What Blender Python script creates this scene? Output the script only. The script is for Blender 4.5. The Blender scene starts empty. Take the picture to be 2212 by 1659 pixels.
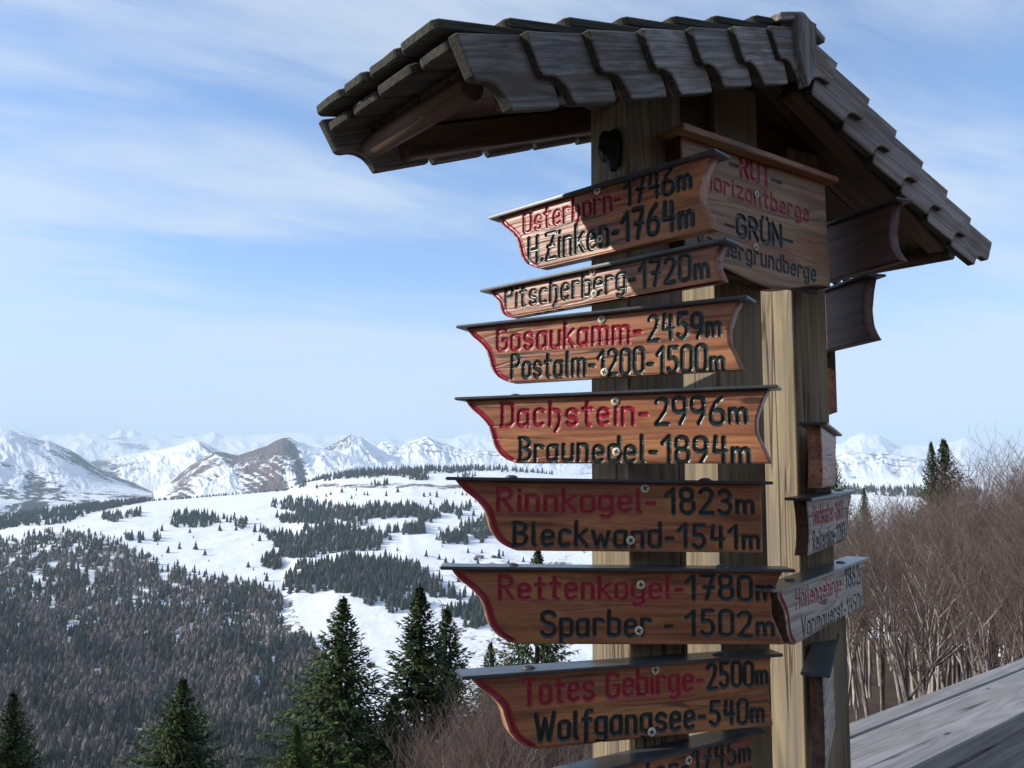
import bpy, bmesh, math, random
import numpy as np
from mathutils import Matrix, Vector
D = bpy.data
C = bpy.context.scene.collection
scn = bpy.context.scene
R = math.radians

# ------------------------------------------------------------------ camera
FPX = 1770.0            # focal length for a 2212 px wide picture
PITCH, ROLL = 6.25, 0.008
cam = D.cameras.new('camera'); cam.lens = 28.8; cam.sensor_width = 36.0
cam.clip_start = 0.05; cam.clip_end = 120000
camo = D.objects.new('camera', cam); C.objects.link(camo)
CM = Matrix.Rotation(R(90 + PITCH), 4, 'X') @ Matrix.Rotation(ROLL, 4, 'Z')
camo.matrix_world = CM
scn.camera = camo

# ------------------------------------------------------------------ sky, sun, exposure
SUN_AZ_VEC = Vector((-0.9986, -0.052))     # towards the sun, on the ground
SUN_EL = 26.0
sdir = Vector((SUN_AZ_VEC.x * math.cos(R(SUN_EL)), SUN_AZ_VEC.y * math.cos(R(SUN_EL)), math.sin(R(SUN_EL)))).normalized()
sun = D.lights.new('sun', 'SUN'); sun.energy = 5.0; sun.angle = R(0.53); sun.color = (1.0, 0.94, 0.84)
suno = D.objects.new('sun', sun); C.objects.link(suno)
suno.rotation_euler = (-sdir).to_track_quat('-Z', 'Y').to_euler()

w = D.worlds.new('World'); scn.world = w; w.use_nodes = True
nt = w.node_tree; N = nt.nodes; Lk = nt.links
for n in list(N): N.remove(n)
out = N.new('ShaderNodeOutputWorld'); bg = N.new('ShaderNodeBackground'); bg.inputs[1].default_value = 0.15
sky = N.new('ShaderNodeTexSky'); sky.sky_type = 'NISHITA'; sky.sun_disc = False
sky.sun_elevation = R(SUN_EL); sky.sun_rotation = math.atan2(SUN_AZ_VEC.x, SUN_AZ_VEC.y)
sky.altitude = 1500; sky.air_density = 1.0; sky.dust_density = 0.8; sky.ozone_density = 2.0
tc = N.new('ShaderNodeTexCoord')
sep = N.new('ShaderNodeSeparateXYZ'); Lk.new(tc.outputs['Generated'], sep.inputs[0])
def wmath(op, a, b=None, c=None, clamp=False):
    m = N.new('ShaderNodeMath'); m.operation = op; m.use_clamp = clamp
    for i, v in enumerate((a, b, c)):
        if v is None: continue
        if isinstance(v, (int, float)): m.inputs[i].default_value = v
        else: Lk.new(v, m.inputs[i])
    return m.outputs[0]
# cirrus sheet: project the direction on a high plane so the streaks foreshorten towards the horizon
zc = wmath('MAXIMUM', sep.outputs[2], 0.02)
zc = wmath('ADD', zc, 0.10)
cx = wmath('DIVIDE', sep.outputs[0], zc); cy = wmath('DIVIDE', sep.outputs[1], zc)
comb = N.new('ShaderNodeCombineXYZ'); Lk.new(cx, comb.inputs[0]); Lk.new(cy, comb.inputs[1])
def aligned(rot, scale, loc):
    a_ = N.new('ShaderNodeMapping'); a_.inputs['Rotation'].default_value = (0, 0, R(rot)); Lk.new(comb.outputs[0], a_.inputs[0])
    b_ = N.new('ShaderNodeMapping'); b_.inputs['Scale'].default_value = scale; b_.inputs['Location'].default_value = loc; Lk.new(a_.outputs[0], b_.inputs[0])
    return b_
mp = aligned(-16, (0.45, 1.0, 1), (1.9, 0.35, 0))
n1 = N.new('ShaderNodeTexNoise'); n1.inputs['Scale'].default_value = 1.1; n1.inputs['Detail'].default_value = 9; n1.inputs['Roughness'].default_value = 0.58; n1.inputs['Distortion'].default_value = 0.35
Lk.new(mp.outputs[0], n1.inputs['Vector'])
mp2 = aligned(-30, (0.8, 2.4, 1), (2.1, 0.7, 0))
n2 = N.new('ShaderNodeTexNoise'); n2.inputs['Scale'].default_value = 1.6; n2.inputs['Detail'].default_value = 10; n2.inputs['Roughness'].default_value = 0.62; n2.inputs['Distortion'].default_value = 0.5
Lk.new(mp2.outputs[0], n2.inputs['Vector'])
s = wmath('ADD', wmath('MULTIPLY', n1.outputs[0], 0.72), wmath('MULTIPLY', n2.outputs[0], 0.28))
rmp = N.new('ShaderNodeMapRange'); rmp.inputs[1].default_value = 0.39; rmp.inputs[2].default_value = 0.62; rmp.inputs[3].default_value = 0.05; rmp.inputs[4].default_value = 0.74
rmp.interpolation_type = 'SMOOTHSTEP'
Lk.new(s, rmp.inputs[0])
# a pale veil thickens towards the horizon
veil = N.new('ShaderNodeMapRange'); veil.inputs[1].default_value = 0.02; veil.inputs[2].default_value = 0.26; veil.inputs[3].default_value = 0.92; veil.inputs[4].default_value = 0.0
veil.interpolation_type = 'SMOOTHSTEP'
Lk.new(sep.outputs[2], veil.inputs[0])
tot = wmath('SUBTRACT', 1.0, wmath('MULTIPLY', wmath('SUBTRACT', 1.0, rmp.outputs[0]), wmath('SUBTRACT', 1.0, veil.outputs[0])), None, True)
mixs = N.new('ShaderNodeMix'); mixs.data_type = 'RGBA'
tint = N.new('ShaderNodeMix'); tint.data_type = 'RGBA'; tint.blend_type = 'MULTIPLY'; tint.inputs[0].default_value = 1.0
Lk.new(sky.outputs[0], tint.inputs[6]); tint.inputs[7].default_value = (0.79, 1.0, 1.20, 1)
SKYTINT = tint.inputs[7]
Lk.new(tot, mixs.inputs[0]); Lk.new(tint.outputs[2], mixs.inputs[6]); mixs.inputs[7].default_value = (3.9, 4.3, 4.75, 1)
Lk.new(mixs.outputs[2], bg.inputs[0]); Lk.new(bg.outputs[0], out.inputs[0])
scn.view_settings.view_transform = 'Standard'; scn.view_settings.look = 'None'
scn.view_settings.gamma = 1; scn.view_settings.use_curve_mapping = False
scn.view_settings.exposure = 0.40
scn.cycles.max_bounces = 6; scn.cycles.diffuse_bounces = 3; scn.cycles.volume_bounces = 1

# ------------------------------------------------------------------ helpers
CM3 = np.array(CM.to_3x3())
def ray(px, py):
    """direction through a point of the 2212 x 1659 picture"""
    v = np.array([(px - 1106) / FPX, -(py - 829.5) / FPX, -1.0])
    return CM3 @ v
def hit(px, py, p0, n):
    d = ray(px, py); t = np.dot(p0, n) / np.dot(d, n)
    return d * t
def azel(px, py):
    d = ray(px, py)
    return math.atan2(d[0], d[1]), math.atan2(d[2], math.hypot(d[0], d[1]))

def tag(o, label=None, cat=None, group=None, kind=None):
    if label: o['label'] = label
    if cat: o['category'] = cat
    if group: o['group'] = group
    if kind: o['kind'] = kind
    return o
WM = {}
def link(name, data, parent=None, M=None, mat=None):
    o = D.objects.new(name, data); C.objects.link(o)
    M = M if M is not None else Matrix.Identity(4)
    if parent is not None:
        o.parent = parent
        o.matrix_basis = WM[parent.name].inverted() @ M
    else:
        o.matrix_basis = M
    WM[o.name] = M.copy()
    if mat is not None and data is not None and not data.materials: data.materials.append(mat)
    return o
def empty(name, loc=(0, 0, 0), parent=None, M=None):
    o = link(name, None, parent, M if M is not None else Matrix.Translation(Vector(loc)))
    o.empty_display_size = 0.1
    return o
def basis(U, V, o):
    U = Vector(U).normalized(); V = Vector(V); V = (V - U * V.dot(U)).normalized(); W = U.cross(V)
    M = Matrix((U, V, W)).transposed().to_4x4(); M.translation = Vector(o)
    return M
def mesh_np(name, verts, faces, smooth=False):
    me = D.meshes.new(name)
    verts = np.asarray(verts, dtype=np.float32)
    if not isinstance(faces, list): faces = [faces]
    faces = [np.asarray(f, dtype=np.int32) for f in faces if len(f)]
    me.vertices.add(len(verts)); me.vertices.foreach_set('co', verts.ravel())
    idx = np.concatenate([f.ravel() for f in faces])
    tot = np.concatenate([np.full(len(f), f.shape[1], dtype=np.int32) for f in faces])
    st = np.concatenate([[0], np.cumsum(tot)[:-1]]).astype(np.int32)
    me.loops.add(len(idx)); me.loops.foreach_set('vertex_index', idx)
    me.polygons.add(len(tot)); me.polygons.foreach_set('loop_start', st); me.polygons.foreach_set('loop_total', tot)
    me.polygons.foreach_set('use_smooth', np.full(len(tot), smooth))
    me.update(calc_edges=True); me.validate()
    return me
def prism_mesh(name, outline, t0, t1, bev=0.0015, seg=1):
    """outline in local XY, extruded along local Z from t0 to t1"""
    bm = bmesh.new()
    vs = [bm.verts.new((p[0], p[1], t0)) for p in outline]
    f = bm.faces.new(vs)
    r = bmesh.ops.extrude_face_region(bm, geom=[f])
    for v in r['geom']:
        if isinstance(v, bmesh.types.BMVert): v.co.z = t1
    bmesh.ops.recalc_face_normals(bm, faces=bm.faces)
    if bev > 0:
        bmesh.ops.bevel(bm, geom=list(bm.edges), offset=bev, segments=seg, affect='EDGES', clamp_overlap=True)
    me = D.meshes.new(name); bm.to_mesh(me); bm.free()
    return me
def wood_box(name, parent, center, U, V, l, wd, t, mat, bev=0.002, rough=0.0, seed=0):
    """box with its grain along U; rough wobbles the corners a little"""
    rnd = random.Random(seed)
    j = lambda: rnd.uniform(-rough, rough)
    o = [(-l/2 + j(), -wd/2 + j()), (l/2 + j(), -wd/2 + j()), (l/2 + j(), wd/2 + j()), (-l/2 + j(), wd/2 + j())]
    me = prism_mesh(name, o, -t/2, t/2, bev)
    return link(name, me, parent, basis(U, V, center), mat)

def perlin_grid(seed):
    rs = np.random.RandomState(seed); g = rs.rand(256) * 2 * np.pi
    perm = rs.permutation(256)
    return np.cos(g), np.sin(g), np.concatenate([perm, perm])
PG = {}
def perlin(x, y, seed=0):
    if seed not in PG: PG[seed] = perlin_grid(seed)
    gx, gy, pm = PG[seed]
    x = np.asarray(x, dtype=float); y = np.asarray(y, dtype=float)
    xi = np.floor(x).astype(int); yi = np.floor(y).astype(int); xf = x - xi; yf = y - yi
    u = xf**3 * (xf * (xf * 6 - 15) + 10); v = yf**3 * (yf * (yf * 6 - 15) + 10)
    def g(ix, iy, fx, fy):
        h = pm[(pm[ix & 255] + iy) & 255]
        return gx[h] * fx + gy[h] * fy
    a = g(xi, yi, xf, yf); b = g(xi + 1, yi, xf - 1, yf); c = g(xi, yi + 1, xf, yf - 1); d = g(xi + 1, yi + 1, xf - 1, yf - 1)
    return (a + u * (b - a) + v * ((c + u * (d - c)) - (a + u * (b - a)))) * 1.5
def fbm(x, y, o=5, seed=0, gain=0.5, ridged=False):
    s = 0; a = 1.0; t = 0
    for i in range(o):
        n = perlin(x * 2**i + 17.3 * i, y * 2**i - 9.1 * i, seed + i)
        if ridged: n = 1 - 2 * np.abs(n)
        s = s + a * n; t += a; a *= gain
    return s / t

# ------------------------------------------------------------------ materials
class MB:
    def __init__(s, name):
        s.m = D.materials.new(name); s.m.use_nodes = True; s.t = s.m.node_tree; s.n = s.t.nodes; s.l = s.t.links
        s.b = s.n['Principled BSDF']; s.out = s.n['Material Output']
    def node(s, typ, **kw):
        n = s.n.new(typ)
        for k, v in kw.items(): setattr(n, k, v)
        return n
    def put(s, sock, v):
        if v is None: return
        if hasattr(v, 'is_linked') or isinstance(v, bpy.types.NodeSocket): s.l.new(v, sock)
        else:
            if isinstance(v, tuple) and len(v) == 3 and sock.type == 'RGBA': v = (*v, 1)
            sock.default_value = v
    def coord(s, kind='Object', scale=(1, 1, 1), loc=(0, 0, 0), rand=0.0, rot=(0, 0, 0)):
        t = s.node('ShaderNodeTexCoord'); v = t.outputs[kind]
        if rand:
            oi = s.node('ShaderNodeObjectInfo'); vm = s.node('ShaderNodeVectorMath', operation='MULTIPLY_ADD')
            s.l.new(oi.outputs['Random'], vm.inputs[0]); vm.inputs[1].default_value = (rand, rand * 1.7, rand * 0.6); s.l.new(v, vm.inputs[2]); v = vm.outputs[0]
        m = s.node('ShaderNodeMapping'); m.inputs['Scale'].default_value = scale; m.inputs['Location'].default_value = loc; m.inputs['Rotation'].default_value = rot
        s.l.new(v, m.inputs[0]); return m.outputs[0]
    def noise(s, vec, scale=1, detail=5, rough=0.5, dist=0.0):
        n = s.node('ShaderNodeTexNoise'); s.l.new(vec, n.inputs['Vector'])
        n.inputs['Scale'].default_value = scale; n.inputs['Detail'].default_value = detail; n.inputs['Roughness'].default_value = rough; n.inputs['Distortion'].default_value = dist
        return n.outputs[0]
    def ramp(s, f, stops, interp='LINEAR'):
        r = s.node('ShaderNodeValToRGB'); r.color_ramp.interpolation = interp
        e = r.color_ramp.elements
        while len(e) < len(stops): e.new(0.5)
        for i, (p, c) in enumerate(stops):
            e[i].position = p; e[i].color = (*c, 1) if len(c) == 3 else c
        s.l.new(f, r.inputs[0]); return r.outputs[0]
    def rng(s, f, a, b, c=0.0, d=1.0, smooth=True):
        r = s.node('ShaderNodeMapRange'); r.interpolation_type = 'SMOOTHSTEP' if smooth else 'LINEAR'
        s.l.new(f, r.inputs[0])
        for i, v in enumerate((a, b, c, d)): r.inputs[i + 1].default_value = v
        return r.outputs[0]
    def mix(s, f, a, b, mode='MIX'):
        m = s.node('ShaderNodeMix', data_type='RGBA', blend_type=mode)
        s.put(m.inputs[0], f); s.put(m.inputs[6], a); s.put(m.inputs[7], b); return m.outputs[2]
    def math(s, op, a, b=0.0, clamp=False):
        m = s.node('ShaderNodeMath', operation=op, use_clamp=clamp); s.put(m.inputs[0], a); s.put(m.inputs[1], b); return m.outputs[0]
    def bump(s, h, strength=0.3, dist=0.002, prev=None):
        b = s.node('ShaderNodeBump'); b.inputs['Strength'].default_value = strength; b.inputs['Distance'].default_value = dist
        s.l.new(h, b.inputs['Height'])
        if prev is not None: s.l.new(prev, b.inputs['Normal'])
        return b.outputs[0]
    def finish(s, col=None, rough=None, normal=None, spec=None):
        s.put(s.b.inputs['Base Color'], col); s.put(s.b.inputs['Roughness'], rough); s.put(s.b.inputs['Normal'], normal)
        if spec is not None: s.b.inputs['Specular IOR Level'].default_value = spec
        return s.m

def wood_mat(name, dark, light, patch, patch_amt=0.5, gs=1.0, rough=0.75, bumps=0.5, crack=0.6, rand=3.0, paint=False, spec=0.35, crackcol=(0.015, 0.012, 0.01), yz=(1, 1), tone=.12):
    """wood with its grain along local X"""
    b = MB(name)
    # grain parts round scattered knots
    kc = b.coord(scale=(3.2, 11, 11), rand=rand, loc=(.3, .7, .2))
    vor = b.node('ShaderNodeTexVoronoi'); b.l.new(kc, vor.inputs['Vector']); vor.inputs['Scale'].default_value = 1.0
    kn = vor.outputs['Distance']
    bulge = b.math('MULTIPLY', b.rng(kn, .05, .55, 1, 0), .011)
    tco = b.coord(rand=rand); wv = b.node('ShaderNodeVectorMath', operation='ADD'); b.l.new(tco, wv.inputs[0])
    cb = b.node('ShaderNodeCombineXYZ'); b.l.new(bulge, cb.inputs[1]); b.l.new(bulge, cb.inputs[2]); b.l.new(cb.outputs[0], wv.inputs[1])
    mpp = b.node('ShaderNodeMapping'); mpp.inputs['Scale'].default_value = (2.6 * gs, 130 * gs * yz[0], 130 * gs * yz[1]); b.l.new(wv.outputs[0], mpp.inputs[0]); c1 = mpp.outputs[0]
    fine = b.noise(c1, 1.0, 7, 0.62, 0.3)
    mp3 = b.node('ShaderNodeMapping'); mp3.inputs['Scale'].default_value = (0.9 * gs, 15 * gs, 15 * gs); mp3.inputs['Location'].default_value = (3, 1, 2); b.l.new(wv.outputs[0], mp3.inputs[0]); c2 = mp3.outputs[0]
    warp = b.noise(c2, 1.0, 2, 0.45, 0.3)
    rings = b.node('ShaderNodeMath', operation='SINE'); b.l.new(b.math('MULTIPLY', warp, 60.0), rings.inputs[0])
    ring = b.math('MULTIPLY_ADD', rings.outputs[0], 0.5); b.n[-1].inputs[2].default_value = 0.5
    g = b.math('ADD', b.math('MULTIPLY', fine, 0.88), b.math('MULTIPLY', ring, 0.12))
    col = b.ramp(g, [(0.32, dark), (0.64, light)])
    col = b.mix(b.rng(kn, .05, .085, .8, 0), col, crackcol)
    c3 = b.coord(scale=(5 * gs, 22 * gs, 22 * gs), rand=rand, loc=(7, 5, 1))
    pn = b.noise(c3, 1.0, 5, 0.6, 0.4)
    col = b.mix(b.rng(pn, 0.46, 0.66, 0, patch_amt), col, patch)
    # cracks: thin dark lines along the grain
    c4 = b.coord(scale=(0.9 * gs, 34 * gs * yz[0], 34 * gs * yz[1]), rand=rand, loc=(1, 9, 4))
    vn = b.noise(c4, 1.0, 2, 0.5, 0.25)
    cr = b.math('ABSOLUTE', b.math('SUBTRACT', vn, 0.5))
    crm = b.rng(cr, 0.003, 0.013, 1, 0)
    gate = b.rng(b.noise(b.coord(scale=(3 * gs, 9 * gs, 9 * gs), rand=rand, loc=(2, 2, 8)), 1, 2), 0.46, 0.58, 0, crack)
    crm = b.math('MULTIPLY', crm, gate)
    col = b.mix(crm, col, crackcol)
    oi_ = b.node('ShaderNodeObjectInfo')
    col = b.mix(1.0, col, b.ramp(oi_.outputs['Random'], [(0, (1 - tone,) * 3), (1, (1 + tone * .6,) * 3)]), 'MULTIPLY')
    h = b.math('SUBTRACT', g, b.math('MULTIPLY', crm, 1.5))
    nrm = b.bump(h, bumps, 0.0015)
    rg = rough
    if paint:
        at = b.node('ShaderNodeAttribute', attribute_name='paint')
        sp = b.node('ShaderNodeSeparateColor'); b.l.new(at.outputs['Color'], sp.inputs[0])
        wear = b.noise(b.coord(scale=(60, 60, 60)), 1, 3, 0.6)
        redc = b.ramp(wear, [(0.3, (0.20, 0.008, 0.02)), (0.75, (0.34, 0.018, 0.04))])
        grnc = b.ramp(wear, [(0.3, (0.006, 0.012, 0.012)), (0.75, (0.016, 0.034, 0.030))])
        col = b.mix(sp.outputs[0], col, redc); col = b.mix(sp.outputs[1], col, grnc)
        pm = b.math('ADD', sp.outputs[0], sp.outputs[1], True)
        fade = b.node('ShaderNodeMix', data_type='FLOAT'); b.l.new(pm, fade.inputs[0]); fade.inputs[2].default_value = rough; fade.inputs[3].default_value = 0.30
        rg = fade.outputs[0]
    return b.finish(col, rg, nrm, spec)

M_board = wood_mat('stained_board_wood', (0.125, 0.043, 0.021), (0.36, 0.138, 0.064), (0.46, 0.21, 0.075), 0.6, 1.0, 0.42, 0.35, 0.85, paint=True, spec=0.4, yz=(1, 1))
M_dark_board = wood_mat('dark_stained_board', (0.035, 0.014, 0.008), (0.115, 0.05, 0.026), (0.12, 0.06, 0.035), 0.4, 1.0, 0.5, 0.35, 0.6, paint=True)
M_grey_board = wood_mat('bleached_board_wood', (0.20, 0.165, 0.125), (0.50, 0.45, 0.38), (0.36, 0.30, 0.23), 0.5, 1.0, 0.7, 0.5, 0.4, paint=True)
M_ring_board = wood_mat('legend_board_wood', (0.09, 0.042, 0.016), (0.36, 0.21, 0.09), (0.24, 0.07, 0.03), 0.85, 0.7, 0.5, 0.35, 0.5, paint=True, yz=(1, 1))
M_post = wood_mat('post_timber', (0.11, 0.086, 0.055), (0.265, 0.206, 0.124), (0.15, 0.13, 0.10), 0.7, 0.7, 0.8, 0.5, 1.0, crackcol=(0.05, 0.03, 0.015))
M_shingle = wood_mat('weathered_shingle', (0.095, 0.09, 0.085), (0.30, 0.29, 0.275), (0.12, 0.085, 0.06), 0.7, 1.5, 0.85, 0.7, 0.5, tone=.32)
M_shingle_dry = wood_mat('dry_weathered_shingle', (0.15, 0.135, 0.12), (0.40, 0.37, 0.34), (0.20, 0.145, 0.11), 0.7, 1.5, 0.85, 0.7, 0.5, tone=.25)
M_shingle_end = wood_mat('mossy_shingle_edge', (0.018, 0.018, 0.014), (0.065, 0.062, 0.048), (0.045, 0.047, 0.028), 0.6, 1.5, 0.95, 0.8, 0.3)
M_under = wood_mat('brown_roof_timber', (0.035, 0.021, 0.013), (0.11, 0.066, 0.038), (0.07, 0.04, 0.022), 0.5, 0.8, 0.7, 0.4, 0.6)
M_rail = wood_mat('grey_rail_timber', (0.16, 0.152, 0.148), (0.31, 0.297, 0.29), (0.21, 0.192, 0.18), 0.8, 0.6, 0.7, 0.4, 0.9)
def flat_mat(name, c1, c2, rough, scale=30, metal=0.0, bumps=0.1):
    b = MB(name); n = b.noise(b.coord(scale=(scale,) * 3), 1, 5, 0.6)
    m = b.finish(b.ramp(n, [(0.3, c1), (0.7, c2)]), rough, b.bump(n, bumps, 0.001)); b.b.inputs['Metallic'].default_value = metal
    return m
M_cap = flat_mat('dark_painted_cap', (0.035, 0.04, 0.045), (0.075, 0.08, 0.085), 0.33, 25)
M_screw = flat_mat('zinc_screw', (0.48, 0.44, 0.34), (0.66, 0.61, 0.48), 0.5, 200, 0.0)
M_slot_shade = flat_mat('screw_recess_shade', (0.012, 0.011, 0.01), (0.03, 0.028, 0.025), 0.7, 200)
M_black = flat_mat('plain_black', (0.005, 0.005, 0.006), (0.011, 0.011, 0.012), 0.5, 60)
# ------------------------------------------------------------------ stroke lettering
def arc(cx, cy, rx, ry, a0, a1, n=7):
    return [(cx + rx * math.cos(R(a0 + (a1 - a0) * i / n)), cy + ry * math.sin(R(a0 + (a1 - a0) * i / n))) for i in range(n + 1)]
def rloop(w, y0, y1, r=0.13):
    p = arc(w - r, y1 - r, r, r, 0, 90, 4) + arc(r, y1 - r, r, r, 90, 180, 4) + arc(r, y0 + r, r, r, 180, 270, 4) + arc(w - r, y0 + r, r, r, 270, 360, 4)
    return p + [p[0]]
X = 0.66
def n_arch(w, x0=0.0, r=0.14):
    return arc(x0 + r, X - r, r, r, 150, 90, 3) + arc(x0 + w - r, X - r, r, r, 90, 0, 4) + [(x0 + w, 0)]
SC = arc(.18, .5, .16, .16, 20, 160, 5) + [(.02, .42)] + [(.08, .36), (.28, .30), (.34, .2)] + arc(.18, .16, .16, .16, 0, -160, 6)
SCAP = arc(.22, .8, .2, .2, 15, 170, 6) + [(.03, .68), (.12, .56), (.34, .46), (.43, .32)] + arc(.22, .2, .21, .2, 10, -165, 7)
G = {
 'O': (.42, [rloop(.42, 0, 1, .16)]), '0': (.38, [rloop(.38, 0, 1, .17)]), 'o': (.34, [rloop(.34, 0, X)]),
 's': (.35, [SC]), 'S': (.44, [SCAP]),
 't': (.28, [[(.12, .95), (.12, .1), (.16, 0), (.22, 0)], [(0, X), (.27, X)]]),
 'e': (.35, [[(0, .33), (.34, .36)] + arc(.18, .48, .16, .18, -20, 180, 6) + [(.02, .16)] + arc(.16, .14, .14, .14, 180, 290, 5) + [(.31, .07)]]),
 'r': (.27, [[(0, X), (0, 0)], arc(.14, .5, .14, .16, 160, 60, 4) + [(.27, .6)]]),
 'h': (.36, [[(0, 1), (.02, .8), (0, 0)], n_arch(.32)[:-1] + [(.33, .2), (.28, -.06), (.18, -.25)]]),
 'n': (.34, [[(0, X), (0, 0)], n_arch(.32)]), 'm': (.58, [[(0, X), (0, 0)], n_arch(.28, 0, .12), n_arch(.28, .28, .12)]),
 'i': (.04, [[(.02, X), (.02, 0)], [(.02, .92), (.02, .93)]]), 'l': (.1, [[(.02, 1), (.02, .06), (.08, 0)]]),
 'k': (.34, [[(0, 1), (0, 0)], [(.32, X), (.02, .3)], [(.1, .38), (.34, 0)]]),
 'a': (.36, [arc(.15, X - .15, .15, .15, 60, 180, 5) + arc(.14, .14, .14, .14, 180, 330, 6), [(.33, X), (.33, 0)], [(.1, X), (.33, X)]]),
 'u': (.34, [[(0, X), (0, .14)] + arc(.14, .14, .14, .14, 180, 270, 4) + [(.24, 0), (.33, .12)], [(.33, X), (.33, 0)]]),
 'b': (.34, [[(0, 1), (0, 0)], rloop(.34, 0, X)]), 'd': (.34, [[(.34, 1), (.34, 0)], rloop(.34, 0, X)]),
 'p': (.34, [[(0, X), (0, -.28)], rloop(.34, 0, X)]),
 'c': (.32, [arc(.17, X - .16, .16, .16, 30, 180, 6) + arc(.16, .15, .15, .15, 180, 320, 6)]),
 'g': (.36, [rloop(.34, .04, X), [(.34, X), (.34, -.1)] + arc(.17, -.1, .17, .16, 0, -140, 6)]),
 'f': (.28, [arc(.24, .84, .13, .15, 60, 180, 4) + [(.11, 0), (.09, -.2)], [(0, X), (.25, X)]]),
 'w': (.5, [[(0, X), (.12, 0), (.25, .5), (.38, 0), (.5, X)]]), 'z': (.34, [[(0, X), (.34, X), (0, 0), (.34, 0)]]),
 'H': (.42, [[(0, 1), (0, 0)], [(.42, 1), (.42, 0)], [(0, .5), (.42, .5)]]),
 'Z': (.42, [[(0, 1), (.42, 1), (0, 0), (.42, 0)], [(.08, .5), (.34, .5)]]),
 'P': (.38, [[(0, 1), (0, 0)], [(0, 1)] + arc(.2, .76, .18, .24, 90, -90, 7) + [(0, .5)]]),
 'G': (.44, [arc(.23, .8, .2, .2, 20, 180, 6) + arc(.23, .2, .21, .2, 180, 350, 6) + [(.44, .46), (.26, .46)]]),
 'R': (.4, [[(0, 1), (0, 0)], [(0, 1)] + arc(.2, .76, .18, .24, 90, -90, 7) + [(0, .5)], [(.16, .5), (.4, 0)]]),
 'D': (.42, [[(.05, 1), (.05, 0)], [(0, 1)] + arc(.22, .8, .2, .2, 90, 0, 4) + arc(.22, .2, .2, .2, 0, -90, 4) + [(0, 0)]]),
 'B': (.42, [[(.05, 1), (.05, 0)], [(0, 1)] + arc(.2, .77, .19, .23, 90, -90, 6) + [(.06, .54)], [(.06, .54)] + arc(.22, .27, .2, .27, 90, -90, 6) + [(0, 0)]]),
 'T': (.44, [[(0, .97), (.1, 1), (.44, 1)], [(.23, 1), (.23, 0)]]), 'W': (.62, [[(0, 1), (.15, 0), (.31, .8), (.46, 0), (.62, 1)]]),
 'V': (.42, [[(0, 1), (.2, 0), (.42, 1)]]), 'N': (.42, [[(0, 0), (0, 1), (.42, 0), (.42, 1)]]),
 'U': (.42, [[(0, 1), (0, .18)] + arc(.21, .2, .21, .2, 180, 360, 8) + [(.42, 1)]]),
 '1': (.26, [[(0, .72), (.22, 1), (.22, 0)]]),
 '2': (.38, [arc(.19, .8, .18, .2, 165, -10, 7) + [(.3, .5), (0, 0), (.38, 0)]]),
 '3': (.36, [arc(.17, .78, .17, .22, 150, -80, 7) + [(.12, .54)], arc(.17, .27, .19, .27, 85, -150, 8)]),
 '4': (.4, [[(.08, 1), (.04, .42), (.4, .42)], [(.32, .95), (.32, 0)]]),
 '5': (.38, [[(.36, 1), (.06, 1), (.04, .56)] + arc(.18, .3, .19, .3, 110, -150, 8)]),
 '6': (.38, [[(.33, 1), (.14, .8), (.01, .45)], rloop(.38, 0, .54, .17)]),
 '7': (.38, [[(0, 1), (.38, 1), (.28, .6), (.16, 0)], [(.08, .5), (.36, .5)]]),
 '8': (.38, [rloop(.34, .52, 1, .16), rloop(.38, 0, .52, .17)]),
 '9': (.38, [rloop(.36, .44, 1, .17), [(.36, .7), (.34, .3), (.2, 0)]]),
 '-': (.2, [[(0, .38), (.2, .38)]]), '.': (.04, [[(.02, .02), (.03, .02)]]), '~': (.3, [[(0, .42), (.1, .5), (.2, .42), (.3, .5)]]),
 'M': (.50, [[(0, .5), (0, 0)], [(0, .36), (.06, .47), (.14, .5), (.22, .42), (.24, 0)], [(.24, .36), (.30, .47), (.38, .5), (.47, .42), (.48, 0)]]),
 ' ': (.12, []),
}
def glyph(ch):
    if ch in 'ÜÖö':
        b = {'Ü': 'U', 'Ö': 'O', 'ö': 'o'}[ch]; w_, st = G[b]; y = 1.2 if ch != 'ö' else .88
        return w_, st + [[(w_ * .22, y), (w_ * .22, y + .02)], [(w_ * .78, y), (w_ * .78, y + .02)]]
    return G[ch]
def text_strokes(s, p0, p1, cap, sw=0.1, gap=0.2, seed=0):
    """strokes of s from p0 to p1 (board-local x, z of the baseline), capital height cap"""
    rnd = random.Random(seed + len(s))
    Lw = sum(glyph(c)[0] for c in s) + gap * (len(s) - 1)
    p0 = np.array(p0); p1 = np.array(p1); d = p1 - p0; Lx = np.linalg.norm(d); d = d / Lx; up = np.array([-d[1], d[0]])
    k = Lx / Lw; x = 0.0; res = []
    for c in s:
        w_, st = glyph(c)
        dy = rnd.uniform(-.025, .025); sc = rnd.uniform(.96, 1.04)
        for pl in st:
            res.append((np.array([p0 + d * (x + a) * k + up * (b * sc + dy) * cap for a, b in pl]), sw * cap))
        x += w_ + gap
    return res

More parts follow.
